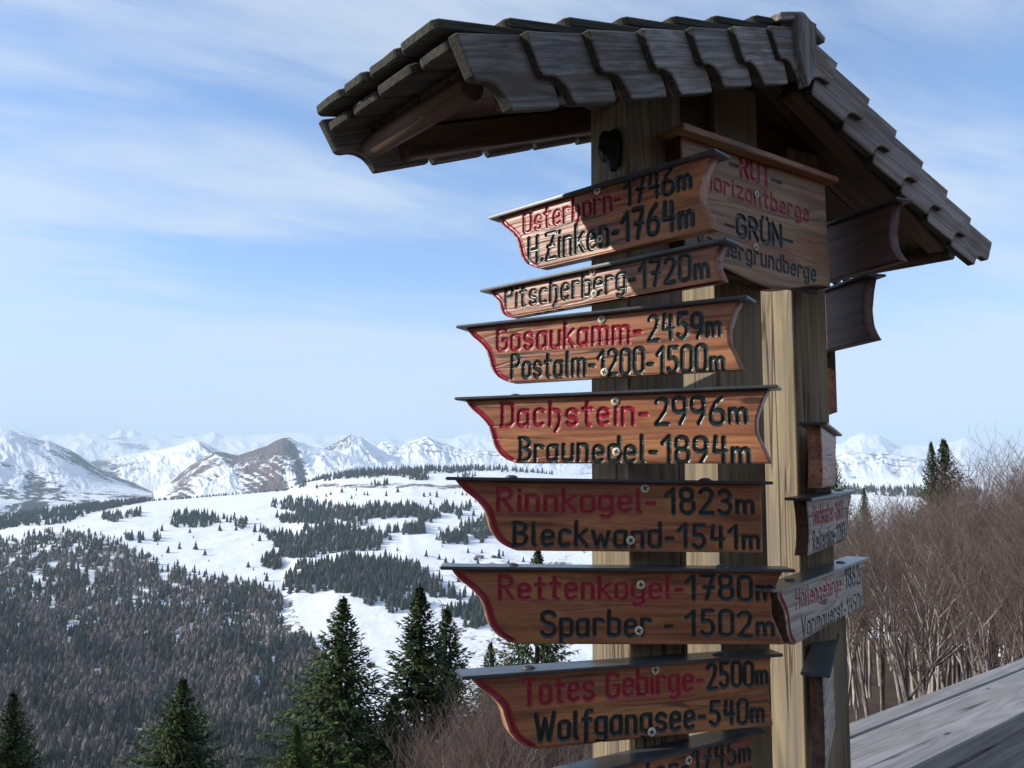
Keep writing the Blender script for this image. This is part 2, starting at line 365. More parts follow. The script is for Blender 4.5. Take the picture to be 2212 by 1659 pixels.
# ------------------------------------------------------------------ arrow boards
LP = [(0, 0), (.13, .10), (.27, .29), (.41, .42), (.56, .47), (.73, .52), (.87, .63), (.95, .76), (1.0, .92)]
RP = [(0, 0), (.15, .08), (.4, .17), (.6, .17), (.85, .06), (1, 0)]
FP = [(0, 0), (1, 0)]; RPT = [(0, 0), (.4, .05), (.7, .05), (1, 0)]
def prof(t, P, H):
    return np.interp(t, [p[0] for p in P], [p[1] for p in P]) * H
def smooth_prof(P):
    t = np.linspace(0, 1, 41); v = np.interp(t, [p[0] for p in P], [p[1] for p in P])
    k = np.array([1, 2, 3, 2, 1]) / 9.0; vv = np.convolve(np.pad(v, 2, mode='edge'), k, 'valid'); vv[0] = v[0]; vv[-1] = v[-1]
    return list(zip(t, vv))
LPS, RPS = smooth_prof(LP), smooth_prof(RP)
SCREW = None
def screw_meshes():
    n = 20; a = np.arange(n) * 2 * np.pi / n
    rings = [(1.0, 0.0), (1.0, 0.10), (0.93, 0.19), (0.45, 0.24)]
    v = []; f = []
    for r_, h in rings: v += [(r_ * np.cos(t), r_ * np.sin(t), h) for t in a]
    for i in range(len(rings) - 1):
        for j in range(n): f.append((i*n+j, i*n+(j+1) % n, (i+1)*n+(j+1) % n, (i+1)*n+j))
    v.append((0, 0, .25)); top = len(v) - 1
    tri = [((len(rings)-1)*n+j, (len(rings)-1)*n+(j+1) % n, top) for j in range(n)]
    head = mesh_np('screw_head', np.array(v), [np.array(f), np.array(tri)], True); head.materials.append(M_screw)
    o = []
    s_, l_ = .17, .58
    for p in [(s_, l_), (-s_, l_), (-s_, s_), (-l_, s_), (-l_, -s_), (-s_, -s_), (-s_, -l_), (s_, -l_), (s_, -s_), (l_, -s_), (l_, s_), (s_, s_)]: o.append(p)
    slot_shade = prism_mesh('cross_shade', o, .20, .262, 0.0); slot_shade.materials.append(M_slot_shade)  # raised cross whose dark colour stands in for the shade in the recess
    bm = bmesh.new(); bmesh.ops.create_uvsphere(bm, u_segments=14, v_segments=8, radius=1.0)
    bmesh.ops.scale(bm, vec=(1, 1, .42), verts=bm.verts)
    dome = D.meshes.new('cap_screw'); bm.to_mesh(dome); bm.free(); dome.materials.append(M_cap)
    for p in dome.polygons: p.use_smooth = True
    return head, slot_shade, dome
HEAD, SLOT_SHADE, DOME = screw_meshes()

def cover_board(name, label, group, beta, center, side, px, lines, screws, mat=M_board, lp=LPS, rp=RPS, flip=False,
                stripe='left', thick=0.024, tiltfit=True, capov=0.012, res=0.0012, capscrews=(), cat='sign board', off=0.003, postw=None, length=None, level=False, depth=None, bot='straight'):
    """an engraved board under a dark cap.
    beta: direction of the board's local x (left to right in the photograph), from world x towards y
    side: which side of the post's centre the visible face lies, +1 = between camera and post
    px: dict with TL, TR (cap, front top edge) and BL (a point of the lower edge)"""
    b = R(beta); U = np.array([math.cos(b), math.sin(b), 0]); Nn = np.array([math.sin(b), -math.cos(b), 0])
    sup = support(Nn)
    p0 = np.array([center[0], center[1], 0.0])
    if side > 0: p0 = p0 + Nn * (sup + off + thick)          # front plane of the board
    else: p0 = p0 - Nn * (sup + off)
    if depth:                                                # the near end stands at this distance
        key = ray(*(px['TR'] if length is not None and length < 0 else px['TL'])); q = key * (depth / key[1]); p0 = q - Nn * capov
    pc = p0 + Nn * capov
    A = hit(*px['TL'], pc, Nn); B = hit(*px['TR'], pc, Nn)
    if length:                                               # only one end is seen: keep it and give the board its length
        if length > 0: B2 = A + (B - A) / np.linalg.norm(B - A) * length; B = B2
        else: A = B - (B - A) / np.linalg.norm(B - A) * (-length)
    if level:
        if length > 0: B = A + U * length
        else: A = B + U * length
    Uv = (B - A) / np.linalg.norm(B - A)
    A = A - Nn * capov; B = B - Nn * capov
    L = float(np.linalg.norm(B - A))
    ct = 0.0052 if cat != 'legend board' else .012
    Zv = np.cross(Uv, -Nn); Zv = Zv / np.linalg.norm(Zv)
    if Zv[2] < 0: Zv = -Zv
    M = Matrix((Vector(Uv), Vector(-Nn), Vector(Zv))).transposed().to_4x4(); M.translation = Vector(A)
    # local axes: x along the board, y into it (away), z up; z=0 is the top of the cap
    ext = 0.016
    def loc(p, inset=0.0):
        h_ = hit(p[0], p[1], p0, Nn); d_ = h_ - A
        return float(np.dot(d_, Uv)), float(np.dot(d_, Zv))
    zb = loc(px['BL'])[1]
    H = -zb - ct
    zt = -ct
    x0, x1 = ext, L - ext
    print('%-22s len %.3f H %.3f tilt %.2f dist %.2f' % (label[:22], L, H, math.degrees(math.asin(Uv[2])), A[1]))
    root = empty(name, M=M); tag(root, label, cat, group)
    P = Matrix.Identity(4)
    WMr = WM[root.name]
    # strokes
    strokes = {'red': [], 'green': []}
    item = 0
    for (s_, colr, a0, a1, caph, *rest) in lines:
        item += 1
        la = loc(a0); lb = loc(a1); lc = loc((a0[0], a0[1] - caph))
        strokes[colr] += [(p_, h_, item) for p_, h_ in text_strokes(s_, la, lb, abs(lc[1] - la[1]) * .96, *(rest if rest else (0.1,)))]
    if stripe:
        tt = np.linspace(0.06, 0.95, 22)
        xs = x0 + prof(tt, lp, H) + .0095 if stripe == 'left' else x1 - prof(tt, rp, H) - .012
        strokes['red'].append((np.stack([xs, zt - tt * H], 1), .0046, 99))
    # front grid
    nz = max(8, int(H / res)); nx = max(8, int((x1 - x0) / res))
    T, S = np.meshgrid(np.linspace(0, 1, nz + 1), np.linspace(0, 1, nx + 1), indexing='ij')
    xl = x0 + prof(T, lp, H); xr = x1 - prof(T, rp, H)
    XX = xl + S * (xr - xl); ZZ = zt - T * H
    if bot == 'wavy': ZZ = ZZ + T**3 * .012 * np.sin((XX - x0) / (x1 - x0) * 7.5 + .6)
    depth = np.zeros_like(XX); paint = {}; idm = np.zeros(XX.shape, int)
    for colr in strokes:
        msk = np.zeros_like(XX)
        for pl, hw, it_ in strokes[colr]:
            lo = pl.min(0) - hw * 2; hi = pl.max(0) + hw * 2
            sel = np.where((XX > lo[0]) & (XX < hi[0]) & (ZZ > lo[1]) & (ZZ < hi[1]))
            if len(sel[0]) == 0: continue
            gx, gz = XX[sel], ZZ[sel]
            dm = np.full(gx.shape, 9.0)
            for i in range(len(pl) - 1):
                a_, b_ = pl[i], pl[i + 1]; ab = b_ - a_; q = max(1e-12, float(ab @ ab))
                t_ = np.clip(((gx - a_[0]) * ab[0] + (gz - a_[1]) * ab[1]) / q, 0, 1)
                dm = np.minimum(dm, np.hypot(gx - a_[0] - t_ * ab[0], gz - a_[1] - t_ * ab[1]))
            hwn = hw * (1 + .10 * perlin(gx * 90, gz * 90, 3))
            mv = np.clip((hwn - dm) / .0010 + .5, 0, 1); up_ = mv > np.maximum(msk[sel], .01); tmp = idm[sel]; tmp[up_] = it_; idm[sel] = tmp
            msk[sel] = np.maximum(msk[sel], mv)
            q = np.clip(dm / hwn, 0, 1)
            depth[sel] = np.maximum(depth[sel], hw * .62 * (1 - q ** 2.2))
        paint[colr] = msk
    paint['red'] = paint['red'] * (1 - paint['green'])
    relief = .00045 * fbm(XX * 5, ZZ * 90, 3, 21) + .0006 * perlin(XX * 6, ZZ * 14, 5)
    # weather checks: long thin cracks along the grain
    rs = np.random.RandomState(int(abs(A[2]) * 1000) + int(L * 999))
    for k in range(6):
        cx_, cz_ = rs.uniform(x0 + .04, x1 - .04), zt - H * rs.uniform(.12, .93); ln = rs.uniform(.04, .2)
        dz = cz_ + .004 * perlin(XX * 18 + k * 3, XX * 0 + k, 9) + (XX - cx_) * rs.uniform(-.12, .12)
        depth += .0016 * np.exp(-((ZZ - dz) / .0008) ** 2) * np.clip(1 - np.abs(XX - cx_) / ln, 0, 1)
    edge = np.minimum(np.minimum(S * (xr - xl), (1 - S) * (xr - xl)), np.minimum(T * H, (1 - T) * H))
    rnd_ = .0022 * np.clip(1 - edge / .0025, 0, 1) ** 2
    YY = depth + relief * np.clip(edge / .004, 0, 1) + rnd_
    YB = np.full_like(YY, thick)
    fv = np.stack([XX, YY, ZZ], -1).reshape(-1, 3)
    nX = nx + 1
    I = np.arange((nz + 1) * nX).reshape(nz + 1, nX)
    q = np.stack([I[:-1, :-1], I[1:, :-1], I[1:, 1:], I[:-1, 1:]], -1).reshape(-1, 4)
    pr, pg = paint['red'].ravel(), paint['green'].ravel()
    qr = pr[q].mean(1) > .5; qg = (pg[q].mean(1) > .5) & ~qr
    def sub(nm, qs, parent, extra=None, m_=mat):
        ne = 0
        used, inv = np.unique(qs, return_inverse=True); vv = fv[used]; fc = [inv.reshape(-1, 4)]
        a_ = np.stack([pr[used], pg[used], used * 0, used * 0 + 1.0], 1)
        if extra is not None:
            ev, ef = extra(used); fc.append(ef); ne = len(ef); vv = np.concatenate([vv, ev]); a_ = np.concatenate([a_, np.tile([0, 0, 0, 1.0], (len(ev), 1))])
        me = mesh_np(nm, vv, fc, True)
        ca = me.color_attributes.new('paint', 'FLOAT_COLOR', 'POINT'); ca.data.foreach_set('color', a_.astype(np.float32).ravel())
        me.materials.append(m_)
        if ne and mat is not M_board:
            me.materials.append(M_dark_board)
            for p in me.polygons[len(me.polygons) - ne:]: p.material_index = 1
        return link(nm, me, parent, WMr)
    # rim + back: perimeter loop
    per = np.concatenate([I[0, :], I[1:, -1], I[-1, :-1][::-1], I[1:-1, 0][::-1]])
    def rim(used):
        lut = {int(u_): i for i, u_ in enumerate(used)}
        n_ = len(per); base = len(used)
        ringf = fv[per].copy(); ringf[:, 1] = np.maximum(ringf[:, 1], .0022)
        ringb = ringf.copy(); ringb[:, 1] = thick
        ev = np.concatenate([ringf, ringb])
        ef = []
        for i in range(n_):
            j = (i + 1) % n_
            ef.append((base + i, base + j, base + n_ + j, base + n_ + i))
            a_, b_ = lut.get(int(per[i])), lut.get(int(per[j]))
            if a_ is not None and b_ is not None: ef.append((a_, b_, base + j, base + i))
        # back face as strips between left and right columns
        ncol = n_
        li = list(range(nX, 0))
        return ev, np.array(ef)
    bd = sub('board', q[~(qr | qg)], root, rim)
    # back sheet
    bt = np.linspace(0, 1, 24); bl_ = x0 + prof(bt, lp, H); br_ = x1 - prof(bt, rp, H)
    bv = np.concatenate([np.stack([bl_, bt * 0 + thick, zt - bt * H], 1), np.stack([br_, bt * 0 + thick, zt - bt * H], 1)])
    bf = np.array([(i, i + 24, i + 25, i + 1) for i in range(23)])
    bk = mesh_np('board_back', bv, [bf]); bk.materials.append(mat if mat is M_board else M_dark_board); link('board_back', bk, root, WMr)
    qi = idm.ravel()[q].max(1)
    for colr, qm in (('red', qr), ('green', qg)):
        for it_ in sorted(set(qi[qm].tolist())):
            sub('red_stripe' if it_ == 99 else colr + '_lettering', q[qm & (qi == it_)], root)
    # cap
    cw = thick + 2 * capov
    o = [(0, 0), (L, 0), (L, cw), (0, cw)]
    rnd = random.Random(int(L * 1e5)); j = lambda: rnd.uniform(-.0015, .0015)
    o = [(0 + j(), 0), (L * .5, j() * .6), (L + j(), 0), (L + j(), cw), (j(), cw)]
    cm = prism_mesh('cap', o, 0, ct, .0014, 2)
    Mc = WMr @ Matrix.Translation((0, -capov, -ct))
    link('cap', cm, root, Mc, mat if cat == 'legend board' else M_cap)
    for fx in capscrews:
        link('cap_screw', DOME, root, WMr @ Matrix.Translation((L * fx, thick * .5, 0)) @ Matrix.Scale(.0105, 4))
    for sp_ in screws:
        lx, lz = loc(sp_)
        Ms = WMr @ Matrix.Translation((lx, -.0005, lz)) @ Matrix.Rotation(R(90), 4, 'X') @ Matrix.Rotation(random.Random(lx * 99).uniform(0, 1.5), 4, 'Z') @ Matrix.Scale(.0070, 4)
        so = link('screw', HEAD, root, Ms)
        link('cross_shade', SLOT_SHADE, so, Ms)
    return root

# ------------------------------------------------------------------ signpost geometry
PW = 0.119; PHI = 28.0
pa = np.array([-math.cos(R(PHI)), -math.sin(R(PHI)), 0]); pb = np.array([math.sin(R(PHI)), -math.cos(R(PHI)), 0])
def support(n): return PW / 2 * (abs(float(n @ pa)) + abs(float(n @ pb)))
gdir = np.array([.777, .629, 0]); gdir /= np.linalg.norm(gdir)
edir = np.array([-gdir[1], gdir[0], 0])
O2 = np.array([.409, 1.60, 0.0])
P1, P2, P3 = O2 - gdir * .256 + np.array([.011, 0, 0]), O2, np.array([.607, 1.75, 0.])
GROUND_Z = -1.65
signpost = empty('signpost', (float(O2[0]), float(O2[1]), GROUND_Z))
tag(signpost, 'weathered timber signpost under a long shingled gable roof, at the end of the railing', 'signpost')
ZT = .80
for i, (P_, top, pw) in enumerate(((P1, .70, PW), (P2, .77, PW), (P3, .70, .100), (P3 + np.array([.060, .062, 0]), -.27, .080))):
    rr = random.Random(i)
    cz = (top + GROUND_Z) / 2
    # closed box with rounded arrises, grain along z
    wood_box('post', signpost, (P_[0], P_[1], cz), (0, 0, 1), pa, top - GROUND_Z, pw, pw, M_post, .005)

# roof ------------------------------------------------------------
W_, H_ = .80, .285; FO, BO = .170, .150
ZA = .834
th = math.atan2(H_, W_)
roof = empty('roof', parent=signpost, M=Matrix.Translation(Vector((float(O2[0]), float(O2[1]), ZA))))
TILT = .024
gR = (Vector(gdir) * math.cos(TILT) + Vector((0, 0, 1)) * math.sin(TILT)); zR = (Vector((0, 0, 1)) * math.cos(TILT) - Vector(gdir) * math.sin(TILT))
def RP3(a, b, z): return Vector((O2[0], O2[1], ZA)) + gR * a + Vector(edir) * b + zR * (z - ZA)
SL = math.hypot(W_, H_)
gV, eV = Vector(gdir), Vector(edir)
def edge_mat(me):
    me.materials.append(M_shingle_end)
    for p in me.polygons:
        if abs(p.normal.z) < .6: p.material_index = 1
def barge(side, back):
    Ud = (gR * side * math.cos(th) - zR * math.sin(th)).normalized()
    Vd = (gR * side * math.sin(th) + zR * math.cos(th)).normalized()
    outv = eV if back else -eV
    bpos = BO - .028 if back else -FO
    n = 7; ex = SL / n
    for k in range(n):
        rr = random.Random(k * 7 + side + 10 * back)
        Lq = ex + .045; h = (.094 if back else .098) * (1 + rr.uniform(-.03, .03))
        j = rr.uniform(-.003, .003)
        ogee = [(Lq, 0), (Lq - .010, -h * .56), (Lq - .018, -h * .60), (Lq - .032, -h * .60), (Lq - .044, -h * .64), (Lq - .054, -h * .72), (Lq - .061, -h * .84), (Lq - .066, -h)]
        o = [(0, 0)] + ogee + [(0, -h)]
        s0 = (k + 1) * ex - Lq + j
        org = RP3(0, bpos, ZA + (.012 if back else 0)) + Ud * s0 + outv * (.004 if k else .001)
        M = basis(Ud, Vd, org)
        W3 = M.to_3x3().col[2]; sg = 1 if W3.dot(outv) > 0 else -1
        # butt end stands proud: turn about V
        ang = math.atan2(.019, Lq) * (-sg)
        M = M @ Matrix.Rotation(ang, 4, 'Y')
        me = prism_mesh('verge_shingle', [(x_, y_) for x_, y_ in o], 0, .0175 * sg, .0022)
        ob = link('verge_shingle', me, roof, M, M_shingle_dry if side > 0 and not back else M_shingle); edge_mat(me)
for sd in (-1, 1):
    for bk in (False, True): barge(sd, bk)
def roof_course(side):
    Ud = (gR * side * math.cos(th) - zR * math.sin(th)).normalized()
    Nr = (gR * side * math.sin(th) + zR * math.cos(th)).normalized()
    n = 7; ex = SL / n; b0, b1 = -FO - .016, BO - .006
    for k in range(-1, n):
        kk = max(k, 0) if k >= 0 else n - 1
        rr = random.Random(k * 13 + side * 5 + 77)
        m = 4; cuts = [b0 + (b1 - b0) * i / m + (rr.uniform(-.012, .012) if 0 < i < m else 0) for i in range(m + 1)]
        for i in range(m):
            wd = cuts[i + 1] - cuts[i] - .003
            Lq = ex + .05; s0 = (kk + 1) * ex - Lq + rr.uniform(-.004, .004) + .005
            lift = -.004 if k >= 0 else -.012
            if k == -1: s0 -= .012
            org = RP3(0, (cuts[i] + cuts[i + 1]) / 2, ZA) + Ud * s0 + Nr * lift
            M = basis(Ud, eV, org)
            W3 = M.to_3x3().col[2]; sg = 1 if W3.dot(Nr) > 0 else -1
            if k >= 0: M = M @ Matrix.Rotation(math.atan2(.019, Lq) * (-sg), 4, 'Y')
            c = .008
            o = [(0, -wd/2), (Lq - c, -wd/2), (Lq, -wd/2 + c), (Lq + rr.uniform(-.002, .002), 0), (Lq, wd/2 - c), (Lq - c, wd/2), (0, wd/2)]
            me = prism_mesh('roof_shingle', o, 0, .0145 * sg, .0025)
            link('roof_shingle', me, roof, M, M_shingle_end)
    # sheathing planks, rafters, purlin
    for i in range(4):
        bw = (FO + BO - .02) / 4; bc = -FO + .012 + bw * (i + .5)
        wood_box('roof_plank', roof, RP3(0, bc, ZA) + Ud * (SL / 2 - .03) - Nr * .0175, Ud, eV, SL - .10, bw - .002, .013, M_under, .001)
    for bc in (-FO + .034, BO - .034):
        wood_box('rafter', roof, RP3(0, bc, ZA) + Ud * (SL / 2 - .02) - Nr * (.0255 + .026), Ud, eV, SL - .20, .040, .048, M_under, .003)
    # eave purlin, a round log
    lg = bmesh.new(); bmesh.ops.create_cone(lg, cap_ends=True, segments=16, radius1=.019, radius2=.017, depth=FO + BO - .05)
    bmesh.ops.rotate(lg, verts=lg.verts, cent=(0, 0, 0), matrix=Matrix.Rotation(R(90), 3, 'Y'))
    me = D.meshes.new('purlin'); lg.to_mesh(me); lg.free()
    for p in me.polygons: p.use_smooth = len(p.vertices) == 4
    link('purlin', me, roof, basis(eV, Vector((0, 0, 1)), RP3(0, (BO - FO) / 2, ZA) + Ud * (SL - .065) - Nr * .046), M_under)
    # ridge cap board
    o = [(-.004, -.205), (.075, -.205), (.075, .19), (-.004, .19)]
    M = basis(Ud, eV, RP3(0, 0, ZA + .012)); W3 = M.to_3x3().col[2]; sg = 1 if W3.dot(Nr) > 0 else -1
    link('ridge_board', prism_mesh('ridge_board', o, 0, .014 * sg, .002), roof, M, M_shingle)
for sd in (-1, 1): roof_course(sd)
# pendant board at the apex
o = [(0, -.03), (0, .034), (.075, .030), (.132, .004), (.132, -.002), (.075, -.026)]
link('pendant', prism_mesh('pendant', o, -.011, .011, .002), roof, basis((0, 0, -1), gV, RP3(0.0, -FO - .030, ZA + .012)), M_shingle)
# tie beam along the posts
wood_box('tie_beam', roof, RP3(0, 0, .665 + .03), gV, eV, .76, .06, .085, M_under, .004)

# ------------------------------------------------------------------ the boards
GB = 'arrow boards on the left post'
cover_board('arrow_board', 'topmost left-pointing arrow board, reading Osterhorn 1746m and H.Zinken 1764m, half in roof shade', GB, -43.6, P1, 1,
    dict(TL=(1053, 468), TR=(1545, 318), BL=(1180, 575)),
    [('Osterhorn-', 'red', (1132, 504), (1340, 446), 45), ('1746M', 'green', (1350, 443), (1492, 404), 54),
     ('H.Zinken-1764M', 'green', (1143, 569), (1497, 483), 56)], [(1291, 412), (1297, 516)], off=.004)
cover_board('arrow_board', 'narrow single-line arrow board reading Pitscherberg 1720m', GB, -43.6, P1, 1,
    dict(TL=(1036, 625), TR=(1568, 511), BL=(1140, 678)),
    [('Pitscherberg-1720M', 'green', (1092, 666), (1531, 596), 46)], [(1281, 587), (1284, 634)])
cover_board('arrow_board', 'arrow board reading Gosaukamm 2459m and Postalm 1200-1500m', GB, -31, P1, 1,
    dict(TL=(983, 703), TR=(1615, 636), BL=(1150, 824)),
    [('Gosaukamm-', 'red', (1074, 758), (1384, 737), 51), ('2459M', 'green', (1402, 736), (1557, 724), 53),
     ('Postalm-1200-1500M', 'green', (1106, 816), (1564, 800), 50)], [(1300, 690), (1306, 804)])
cover_board('arrow_board', 'orange-brown arrow board reading Dachstein 2996m and Braunedel 1894m', GB, -26, P1, 1,
    dict(TL=(980, 858), TR=(1681, 830), BL=(1150, 1001)),
    [('Dachstein-', 'red', (1083, 921), (1398, 916), 52), ('2996M', 'green', (1418, 917), (1614, 913), 56),
     ('Braunedel-1894M', 'green', (1122, 996), (1620, 999), 52)], [(1329, 867), (1332, 976)], capscrews=(.2,))
cover_board('arrow_board', 'shaded brown arrow board reading Rinnkogel 1823m and Bleckwand 1541m', GB, 4, P1, 1,
    dict(TL=(962, 1030), TR=(1672, 1040), BL=(1120, 1190)),
    [('Rinnkogel-', 'red', (1076, 1105), (1414, 1107), 52), ('1823M', 'green', (1440, 1109), (1628, 1109), 53),
     ('Bleckwand-1541M', 'green', (1108, 1179), (1640, 1185), 52)], [(1393, 1055), (1362, 1167)], rp=FP, capscrews=(.2, .8))
cover_board('arrow_board', 'shaded brown arrow board reading Rettenkogel 1780m and Sparber 1502m', GB, 4, P1, 1,
    dict(TL=(952, 1224), TR=(1719, 1230), BL=(1140, 1392)),
    [('Rettenkogel-', 'red', (1080, 1295), (1474, 1293), 51), ('1780M', 'green', (1484, 1296), (1672, 1295), 53),
     ('Sparber -', 'green', (1170, 1374), (1452, 1372), 54), ('1502M', 'green', (1484, 1374), (1672, 1374), 54)], [(1384, 1263), (1380, 1362)], capscrews=(.2, .8))
cover_board('arrow_board', 'arrow board with a bright top edge reading Totes Gebirge 2500m and Wolfgangsee 540m', GB, 17, P1, 1,
    dict(TL=(999, 1462), TR=(1694, 1412), BL=(1170, 1618)),
    [('Totes Gebirge-', 'red', (1130, 1525), (1518, 1489), 58), ('2500M', 'green', (1530, 1489), (1658, 1477), 54),
     ('Wolfgangsee-', 'green', (1158, 1603), (1522, 1570), 60), ('540M', 'green', (1535, 1567), (1650, 1559), 54)], [(1415, 1447), (1407, 1581)], rp=RPT, capscrews=(.2, .8))
cover_board('arrow_board', 'lowest arrow board cut by the picture edge, its text ending in 1745m', GB, 31, P1, 1,
    dict(TL=(1120, 1707), TR=(1655, 1578), BL=(1300, 1860)),
    [('ler-', 'green', (1398, 1697), (1485, 1678), 54), ('1745M', 'green', (1497, 1672), (1620, 1643), 56)], [(1487, 1642)], rp=RPT, stripe=None)
GL = cover_board('legend_board', 'square legend board facing right under the roof, reading ROT and GRÜN', None, 38, P2, 1,
    dict(TL=(1478, 264), TR=(1812, 382), BL=(1770, 628)),
    [('-', 'green', (1576, 370), (1594, 376), 44), ('ROT', 'red', (1600, 378), (1662, 402), 48, .13), ('-', 'green', (1668, 404), (1688, 410), 40),
     ('Horizontberge', 'red', (1519, 403), (1747, 480), 40, .1), ('-', 'green', (1566, 498), (1586, 504), 36), ('GRÜN', 'green', (1592, 506), (1688, 532), 46, .13), ('-', 'green', (1692, 530), (1712, 536), 36),
     ('Vordergrundberge', 'green', (1505, 532), (1762, 608), 40, .1)], [(1634, 420), (1632, 534)], mat=M_ring_board, lp=FP, rp=FP, stripe=None, cat='legend board', thick=.03, capov=.022, off=.012, bot='wavy')
GR = 'arrow boards on the right post'
EP = [(0, 0), (.2, .07), (.5, .13), (.75, .10), (.9, .02), (1, -.06)]
EPS = smooth_prof(EP)
LPm = LPS
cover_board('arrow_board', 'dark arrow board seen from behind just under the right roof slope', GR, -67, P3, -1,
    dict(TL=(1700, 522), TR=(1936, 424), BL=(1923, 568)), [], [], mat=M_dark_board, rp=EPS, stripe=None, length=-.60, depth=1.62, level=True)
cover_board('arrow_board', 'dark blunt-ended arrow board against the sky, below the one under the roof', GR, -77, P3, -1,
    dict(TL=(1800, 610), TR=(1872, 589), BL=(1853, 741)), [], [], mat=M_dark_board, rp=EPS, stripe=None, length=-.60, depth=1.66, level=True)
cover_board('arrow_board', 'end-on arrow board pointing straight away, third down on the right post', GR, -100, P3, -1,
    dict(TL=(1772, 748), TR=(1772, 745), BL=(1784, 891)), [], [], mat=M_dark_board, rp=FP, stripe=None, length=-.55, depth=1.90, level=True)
cover_board('arrow_board', 'narrow-looking arrow board pointing away, above the board with red Hochkalter lettering', GR, 65, P3, 1,
    dict(TL=(1787, 911), TR=(1806, 926), BL=(1778, 1054)), [], [], lp=EPS, rp=LPm, stripe=None, mat=M_board, length=.45, depth=1.42, level=True)
cover_board('arrow_board', 'bleached arrow board reading Hochkalter 2607m and Reiteralpe 2283m', GR, 57, P3, 1,
    dict(TL=(1754, 1076), TR=(1855, 1058), BL=(1750, 1200)),
    [('Hochkalter-2607', 'red', (1757, 1134), (1822, 1119), 42), ('M', 'green', (1825, 1118), (1834, 1116), 38),
     ('Reiteralpe-2283', 'green', (1757, 1192), (1826, 1166), 44), ('M', 'green', (1829, 1165), (1838, 1163), 38)], [], lp=EPS, rp=LPm, stripe='right', mat=M_grey_board, depth=1.45, capscrews=(.8,))
cover_board('arrow_board', 'bleached arrow board reading Höllengebirge 1862m and Vormauerst 1450m', GR, 55, P3, 1,
    dict(TL=(1689, 1275), TR=(1879, 1204), BL=(1735, 1384)),
    [('Höllengebirge-', 'red', (1720, 1316), (1822, 1274), 42), ('1862m', 'green', (1826, 1272), (1866, 1256), 44),
     ('Vormauerst-1450m', 'green', (1733, 1378), (1866, 1312), 44)], [], mat=M_grey_board, stripe='left', depth=1.32, capscrews=(.2, .75))
cover_board('arrow_board', 'lowest right-hand arrow board pointing away below the Höllengebirge board', GR, 66, P3, 1,
    dict(TL=(1794, 1459), TR=(1858, 1270), BL=(1790, 1650)), [], [], lp=EPS, rp=LPm, stripe=None, mat=M_grey_board, length=.50, depth=1.42, level=True)

# black lump on the upper left post
bm = bmesh.new(); bmesh.ops.create_icosphere(bm, subdivisions=4, radius=1)
for v in bm.verts:
    p = v.co.copy(); k = 1 + .22 * float(perlin(p.x * 2 + 5, p.y * 2 + p.z * 1.6, 4)) + .1 * float(perlin(p.x * 5, p.z * 5 + p.y, 8))
    v.co = Vector((p.x * .024 * k, p.y * .013 * k, p.z * .031 * k - .010 * max(0, -p.z) * (1 if p.x > -.3 else .2)))
me = D.meshes.new('blob_mesh'); bm.to_mesh(me); bm.free()
for p in me.polygons: p.use_smooth = True
hp = hit(1322, 318, P1 + pa * (PW / 2 + .012), pa)
tag(link('black_blob', me, None, Matrix.Translation(Vector(hp)), M_black), 'lumpy black knob fixed high on the left post under the roof', 'blob')

# ------------------------------------------------------------------ railing
RH = -.65
def rp(px, py, z): 
    d = ray(px, py); return Vector(d * (z / d[2]))
a0, a1 = rp(1830, 1563, RH), rp(2212, 1420, RH)
dr = (a1 - a0).normalized(); nr = Vector((dr.y, -dr.x, 0))     # towards the camera
rail = empty('railing', (a0.x, a0.y, GROUND_Z)); tag(rail, 'weathered grey timber railing with a broad flat top running off to the right', 'railing')
rr_ = lambda off, t, z: a0 + dr * t + nr * off + Vector((0, 0, z - RH))
Lr = 4.6
wood_box('top_board', rail, rr_(.030, Lr/2 - .50, RH - .02), dr, nr, Lr, .060, .04, M_rail, .003)
wood_box('top_board', rail, rr_(.0645 + .098, Lr/2 - .50, RH - .0225), dr, nr, Lr, .194, .044, M_rail, .004)
wood_box('side_board', rail, rr_(.222, Lr/2 - .50, RH - .125), dr, Vector((0, 0, 1)), Lr, .155, .03, M_rail, .003)
wood_box('side_board', rail, rr_(.222, Lr/2 - .50, RH - .34), dr, Vector((0, 0, 1)), Lr, .155, .03, M_rail, .003)
wood_box('side_board', rail, rr_(.222, Lr/2 - .50, RH - .56), dr, Vector((0, 0, 1)), Lr, .155, .03, M_rail, .003)
for t in (.9, 2.5, 4.1):
    wood_box('rail_post', rail, rr_(.15, t, (RH - .045 + GROUND_Z) / 2), (0, 0, 1), dr, RH - .045 - GROUND_Z, .1, .1, M_rail, .004)
# nail heads and the viewing deck
deck = empty('viewing_deck', (0, .5, GROUND_Z)); tag(deck, 'grey plank viewing deck under the signpost', 'deck')
for i in range(22):
    wood_box('deck_plank', deck, Vector((0.1, .35, GROUND_Z - .02)) + nr * (i * .145 - 1.85 + .0) - dr * 0, dr, nr, 5.5, .14, .035, M_rail, .003)
